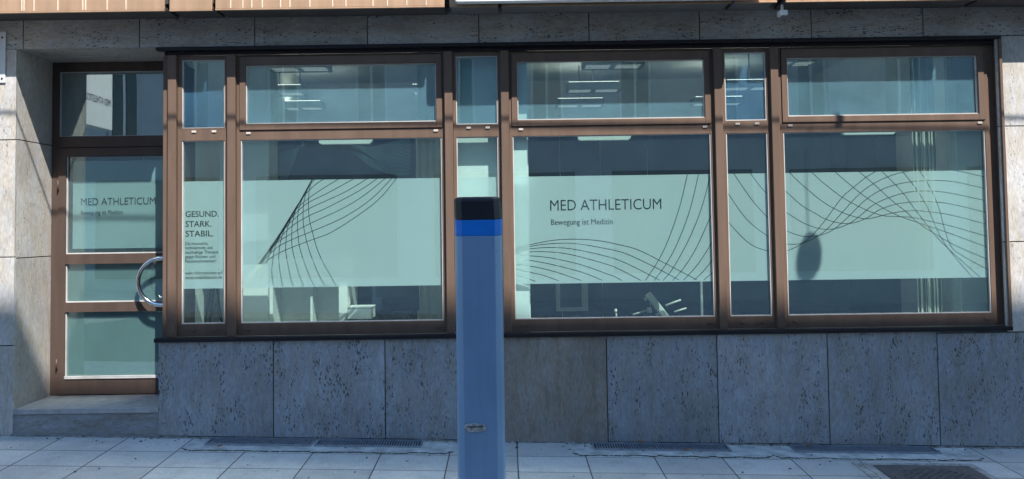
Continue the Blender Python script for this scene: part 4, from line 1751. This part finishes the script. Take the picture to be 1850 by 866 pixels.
# uneven mortar bead and tufts of moss along the wall foot
m = MB()
rnd = random.Random(21)
prev = None
for i in range(190):
    x = -5.5 + i * 0.06
    if XL - 0.02 < x < 5.9:
        d_, h_ = rnd.uniform(0.008, 0.026), rnd.uniform(0.004, 0.012)
        row = [m.bm.verts.new((x, -d_, gz(x, 0) + 0.002)), m.bm.verts.new((x, -d_ * 0.4, gz(x, 0) + 0.003 + h_)), m.bm.verts.new((x, 0.012, gz(x, 0) + 0.003 + h_)), m.bm.verts.new((x, 0.012, gz(x, 0) - 0.01))]
        if prev:
            for k_ in range(3):
                m.bm.faces.new((prev[k_], row[k_], row[k_ + 1], prev[k_ + 1]))
        prev = row
tag(m.build('mortar_bead', simple('dirty_mortar', (0.22, 0.21, 0.19), 0.9, 0, 0.25, 25)), kind='structure')
m = MB()
for cx_, n_ in ((-0.42, 26), (0.6, 18), (4.3, 14), (-2.83, 14), (2.18, 10)):
    for i in range(n_):
        x, y = cx_ + rnd.gauss(0, 0.05), -abs(rnd.gauss(0, 0.03)) - 0.015
        z = gz(x, y)
        a = rnd.uniform(0, 6.28)
        h_ = rnd.uniform(0.008, 0.022)
        dx_, dy_ = 0.008 * math.cos(a), 0.008 * math.sin(a)
        v0 = m.bm.verts.new((x - dy_ * 0.4, y + dx_ * 0.4, z))
        v1 = m.bm.verts.new((x + dy_ * 0.4, y - dx_ * 0.4, z))
        v2 = m.bm.verts.new((x + dx_, y + dy_, z + h_))
        m.bm.faces.new((v0, v1, v2))
tag(m.build('weeds', simple('weed_green', (0.06, 0.10, 0.03), 0.8)), 'tiny weeds and moss growing at the wall foot', 'weeds', None, 'stuff')

# grit swept against the wall foot
m = MB()
rnd = random.Random(11)
for i in range(260):
    x = rnd.uniform(-4.8, 5.5)
    y = -abs(rnd.gauss(0.0, 0.10)) - 0.008
    if rnd.random() < 0.35:
        y = rnd.uniform(-1.1, -0.05)
    sz = rnd.uniform(0.0015, 0.0055)
    a = rnd.uniform(0, 3)
    m.obox((x, y, gz(x, y) + 0.006 + sz * 0.5), (math.cos(a), math.sin(a), 0), (-math.sin(a), math.cos(a), 0), (0, 0, 1), sz * rnd.uniform(1, 2.2), sz, sz * 0.6, 0 if rnd.random() < 0.6 else 1)
tag(m.build('grit', [simple('dark_grit', (0.05, 0.045, 0.04), 0.9), simple('pale_grit', (0.5, 0.48, 0.44), 0.9)]), 'scattered grit and dirt crumbs along the wall foot', 'grit', None, 'stuff')

# fallen leaves
LEAFM = simple('dry_leaf', (0.30, 0.14, 0.05), 0.8, 0, 0.2, 40)
for (px_l, py_l, lab) in ((398, 812, 'dry brown leaf on the grate nearest the door'), (1158, 804, 'pale dry leaf against the wall above the middle grate'),
                          (1242, 818, 'yellowish leaf on the concrete in front of the middle grate'), (1462, 811, 'brown leaf in the gap by the right hand grate')):
    q = G(px_l, py_l)
    m = MB()
    z = q.z + 0.022
    an = px_l * 1.7
    ca_, sa_ = math.cos(an), math.sin(an)
    row = []
    for (u, w_) in ((-0.03, 0.002), (-0.012, 0.013), (0.008, 0.015), (0.022, 0.008), (0.034, 0.001)):
        row.append([(q.x + u * ca_ - s__ * w_ * sa_, q.y + u * sa_ + s__ * w_ * ca_, z + (0.006 if s__ else 0.0) + 0.1 * abs(u)) for s__ in (-1, 0, 1)])
    vs = [[m.bm.verts.new(p) for p in r] for r in row]
    for a, b in zip(vs, vs[1:]):
        for i in range(2):
            m.bm.faces.new((a[i], a[i + 1], b[i + 1], b[i]))
    o = m.build('fallen_leaf', LEAFM)
    o.modifiers.new('thickness', 'SOLIDIFY').thickness = 0.001
    tag(o, lab, 'leaf', 'fallen leaves by the wall')

# ------------------------------------------------------------------ across the street
opp = thing('facing_building', 'pale plastered apartment house across the street, mirrored in the glass', 'building')
YO = -16.0
HO = 1.19 + 15.7 * 1.38
OPW = simple('facing_plaster', (0.42, 0.48, 0.53), 0.85, 0, 0.05, 2)
OPB = simple('facing_base_stone', (0.33, 0.32, 0.31), 0.8, 0, 0.06, 3)
OPG = simple('facing_glass', (0.03, 0.04, 0.05), 0.05, 0.0, 0.02)
PITCHX = 2.35
m = MB()
NF = 6
zls = [(4.35 + i * 3.1, 6.35 + i * 3.1) for i in range(NF)]
XT0, XT1 = 0.0, 20.0           # the tall block; lower wings on both sides
xs = [-25.85 + i * PITCHX for i in range(23)]


def wing(i0, i1, floors, htop):
    a, b = xs[i0], xs[i1]
    m.box(a, b, YO - 0.3, YO, -1.2, 4.35)
    for fi in range(floors):
        za, zb_ = zls[fi]
        for i in range(i0, i1 + 1):
            m.box(max(a, xs[i] - 0.75), min(b, xs[i] + 0.75), YO - 0.3, YO, za, zb_)
        m.box(a, b, YO - 0.3, YO, zb_, zls[fi + 1][0] if fi + 1 < floors else htop)
    m.box(a + 0.01, b - 0.01, YO - 9, YO - 0.8, -1.2, htop - 0.05)


HL = 8.0
wing(0, 11, 1, HL)
wing(11, 19, NF, HO)
wing(19, 22, 1, HL)
m.build('wall', OPW, opp)
one((xs[11] - 0.2, xs[19] + 0.2, YO + 0.001, YO + 0.3, HO - 0.3, HO), 'cornice', OPB, opp)
for v in bpy.data.objects['cornice'].data.vertices:      # parapet rising a little towards the left
    v.co.z -= 0.0105 * (v.co.x - 8.0)
for i0, i1 in ((0, 11), (19, 22)):
    one((xs[i0], xs[i1] - 0.22, YO + 0.001, YO + 0.25, HL - 0.25, HL), 'cornice', OPB, opp)
n = 22
for fi, (za, zb_) in enumerate(zls):
    for i in range(n):
        if fi > 0 and not 11 <= i < 19:
            continue
        a, b = xs[i] + 0.75, xs[i + 1] - 0.75
        g = MB()
        plate(g, a, b, za, zb_, a + 0.07, b - 0.07, za + 0.07, zb_ - 0.07, YO - 0.22, YO - 0.15)
        g.box((a + b) / 2 - 0.03, (a + b) / 2 + 0.03, YO - 0.22, YO - 0.15, za + 0.0705, zb_ - 0.0705)
        o = g.build('window', WHITE, opp)
        one((a, b, YO - 0.20, YO - 0.19, za, zb_), 'pane', OPG, o)
# shop fronts at street level
for i in range(0, n, 2):
    a, b = xs[i] + 0.5, xs[i] + 2 * PITCHX - 0.5
    o = one((a, b, YO + 0.001, YO + 0.06, 0.5, 3.2), 'shop_window', BROWN_D, opp)
    one((a + 0.1, b - 0.1, YO + 0.0605, YO + 0.07, 0.6, 3.1), 'pane', OPG, o)

# street lamp slung over the road: casts the round shadow on the last window
YW = -3.0


def up_sun(p, y):
    k_ = (p.y - y)
    return Vector((p.x + 0.51 * k_, y, p.z + 1.38 * k_))


w0 = up_sun(P(1298, 217, 0.02), YW)
wl = up_sun(P(312, 212, 0.02), YW)
wire = thing('overhead_wire', 'thin dark span wire stretched along the street above the pavement', 'wire')
dxw = (w0.z - wl.z) / (w0.x - wl.x)
m = MB()
m.tube([(-30, YW, w0.z + dxw * (-30 - w0.x)), (30, YW, w0.z + dxw * (30 - w0.x))], 0.012, 8)
m.build('cable', SEAL, wire)
k1 = up_sun(P(1517, 213, 0.05), YW)
m = MB()
m.tube([(k1.x, YW, k1.z - 0.055), (k1.x, YW, k1.z + 0.06)], 0.03, 10)
m.build('clamp', SEAL, wire)
lp = up_sun(P(1461, 466, YFILM), YW)
lt = thing('hanging_street_lamp', 'street lamp hanging from the span wire above the pavement', 'street lamp')
m = MB()
zc = lp.z
prof = [(0.17, 0.03), (0.14, 0.052), (0.08, 0.085), (0.0, 0.098), (-0.07, 0.095), (-0.11, 0.075), (-0.13, 0.035)]
m.loft([[(lp.x + r * math.cos(2 * math.pi * i / 20), YW + r * math.sin(2 * math.pi * i / 20), zc + z) for i in range(20)] for z, r in prof], True, True)
m.build('head', SOFFIT_G, lt)
m = MB()
m.tube([(lp.x, YW, zc + 0.2), (lp.x, YW, w0.z + dxw * (lp.x - w0.x) - 0.013)], 0.006, 6)
m.build('hanger', SEAL, lt)
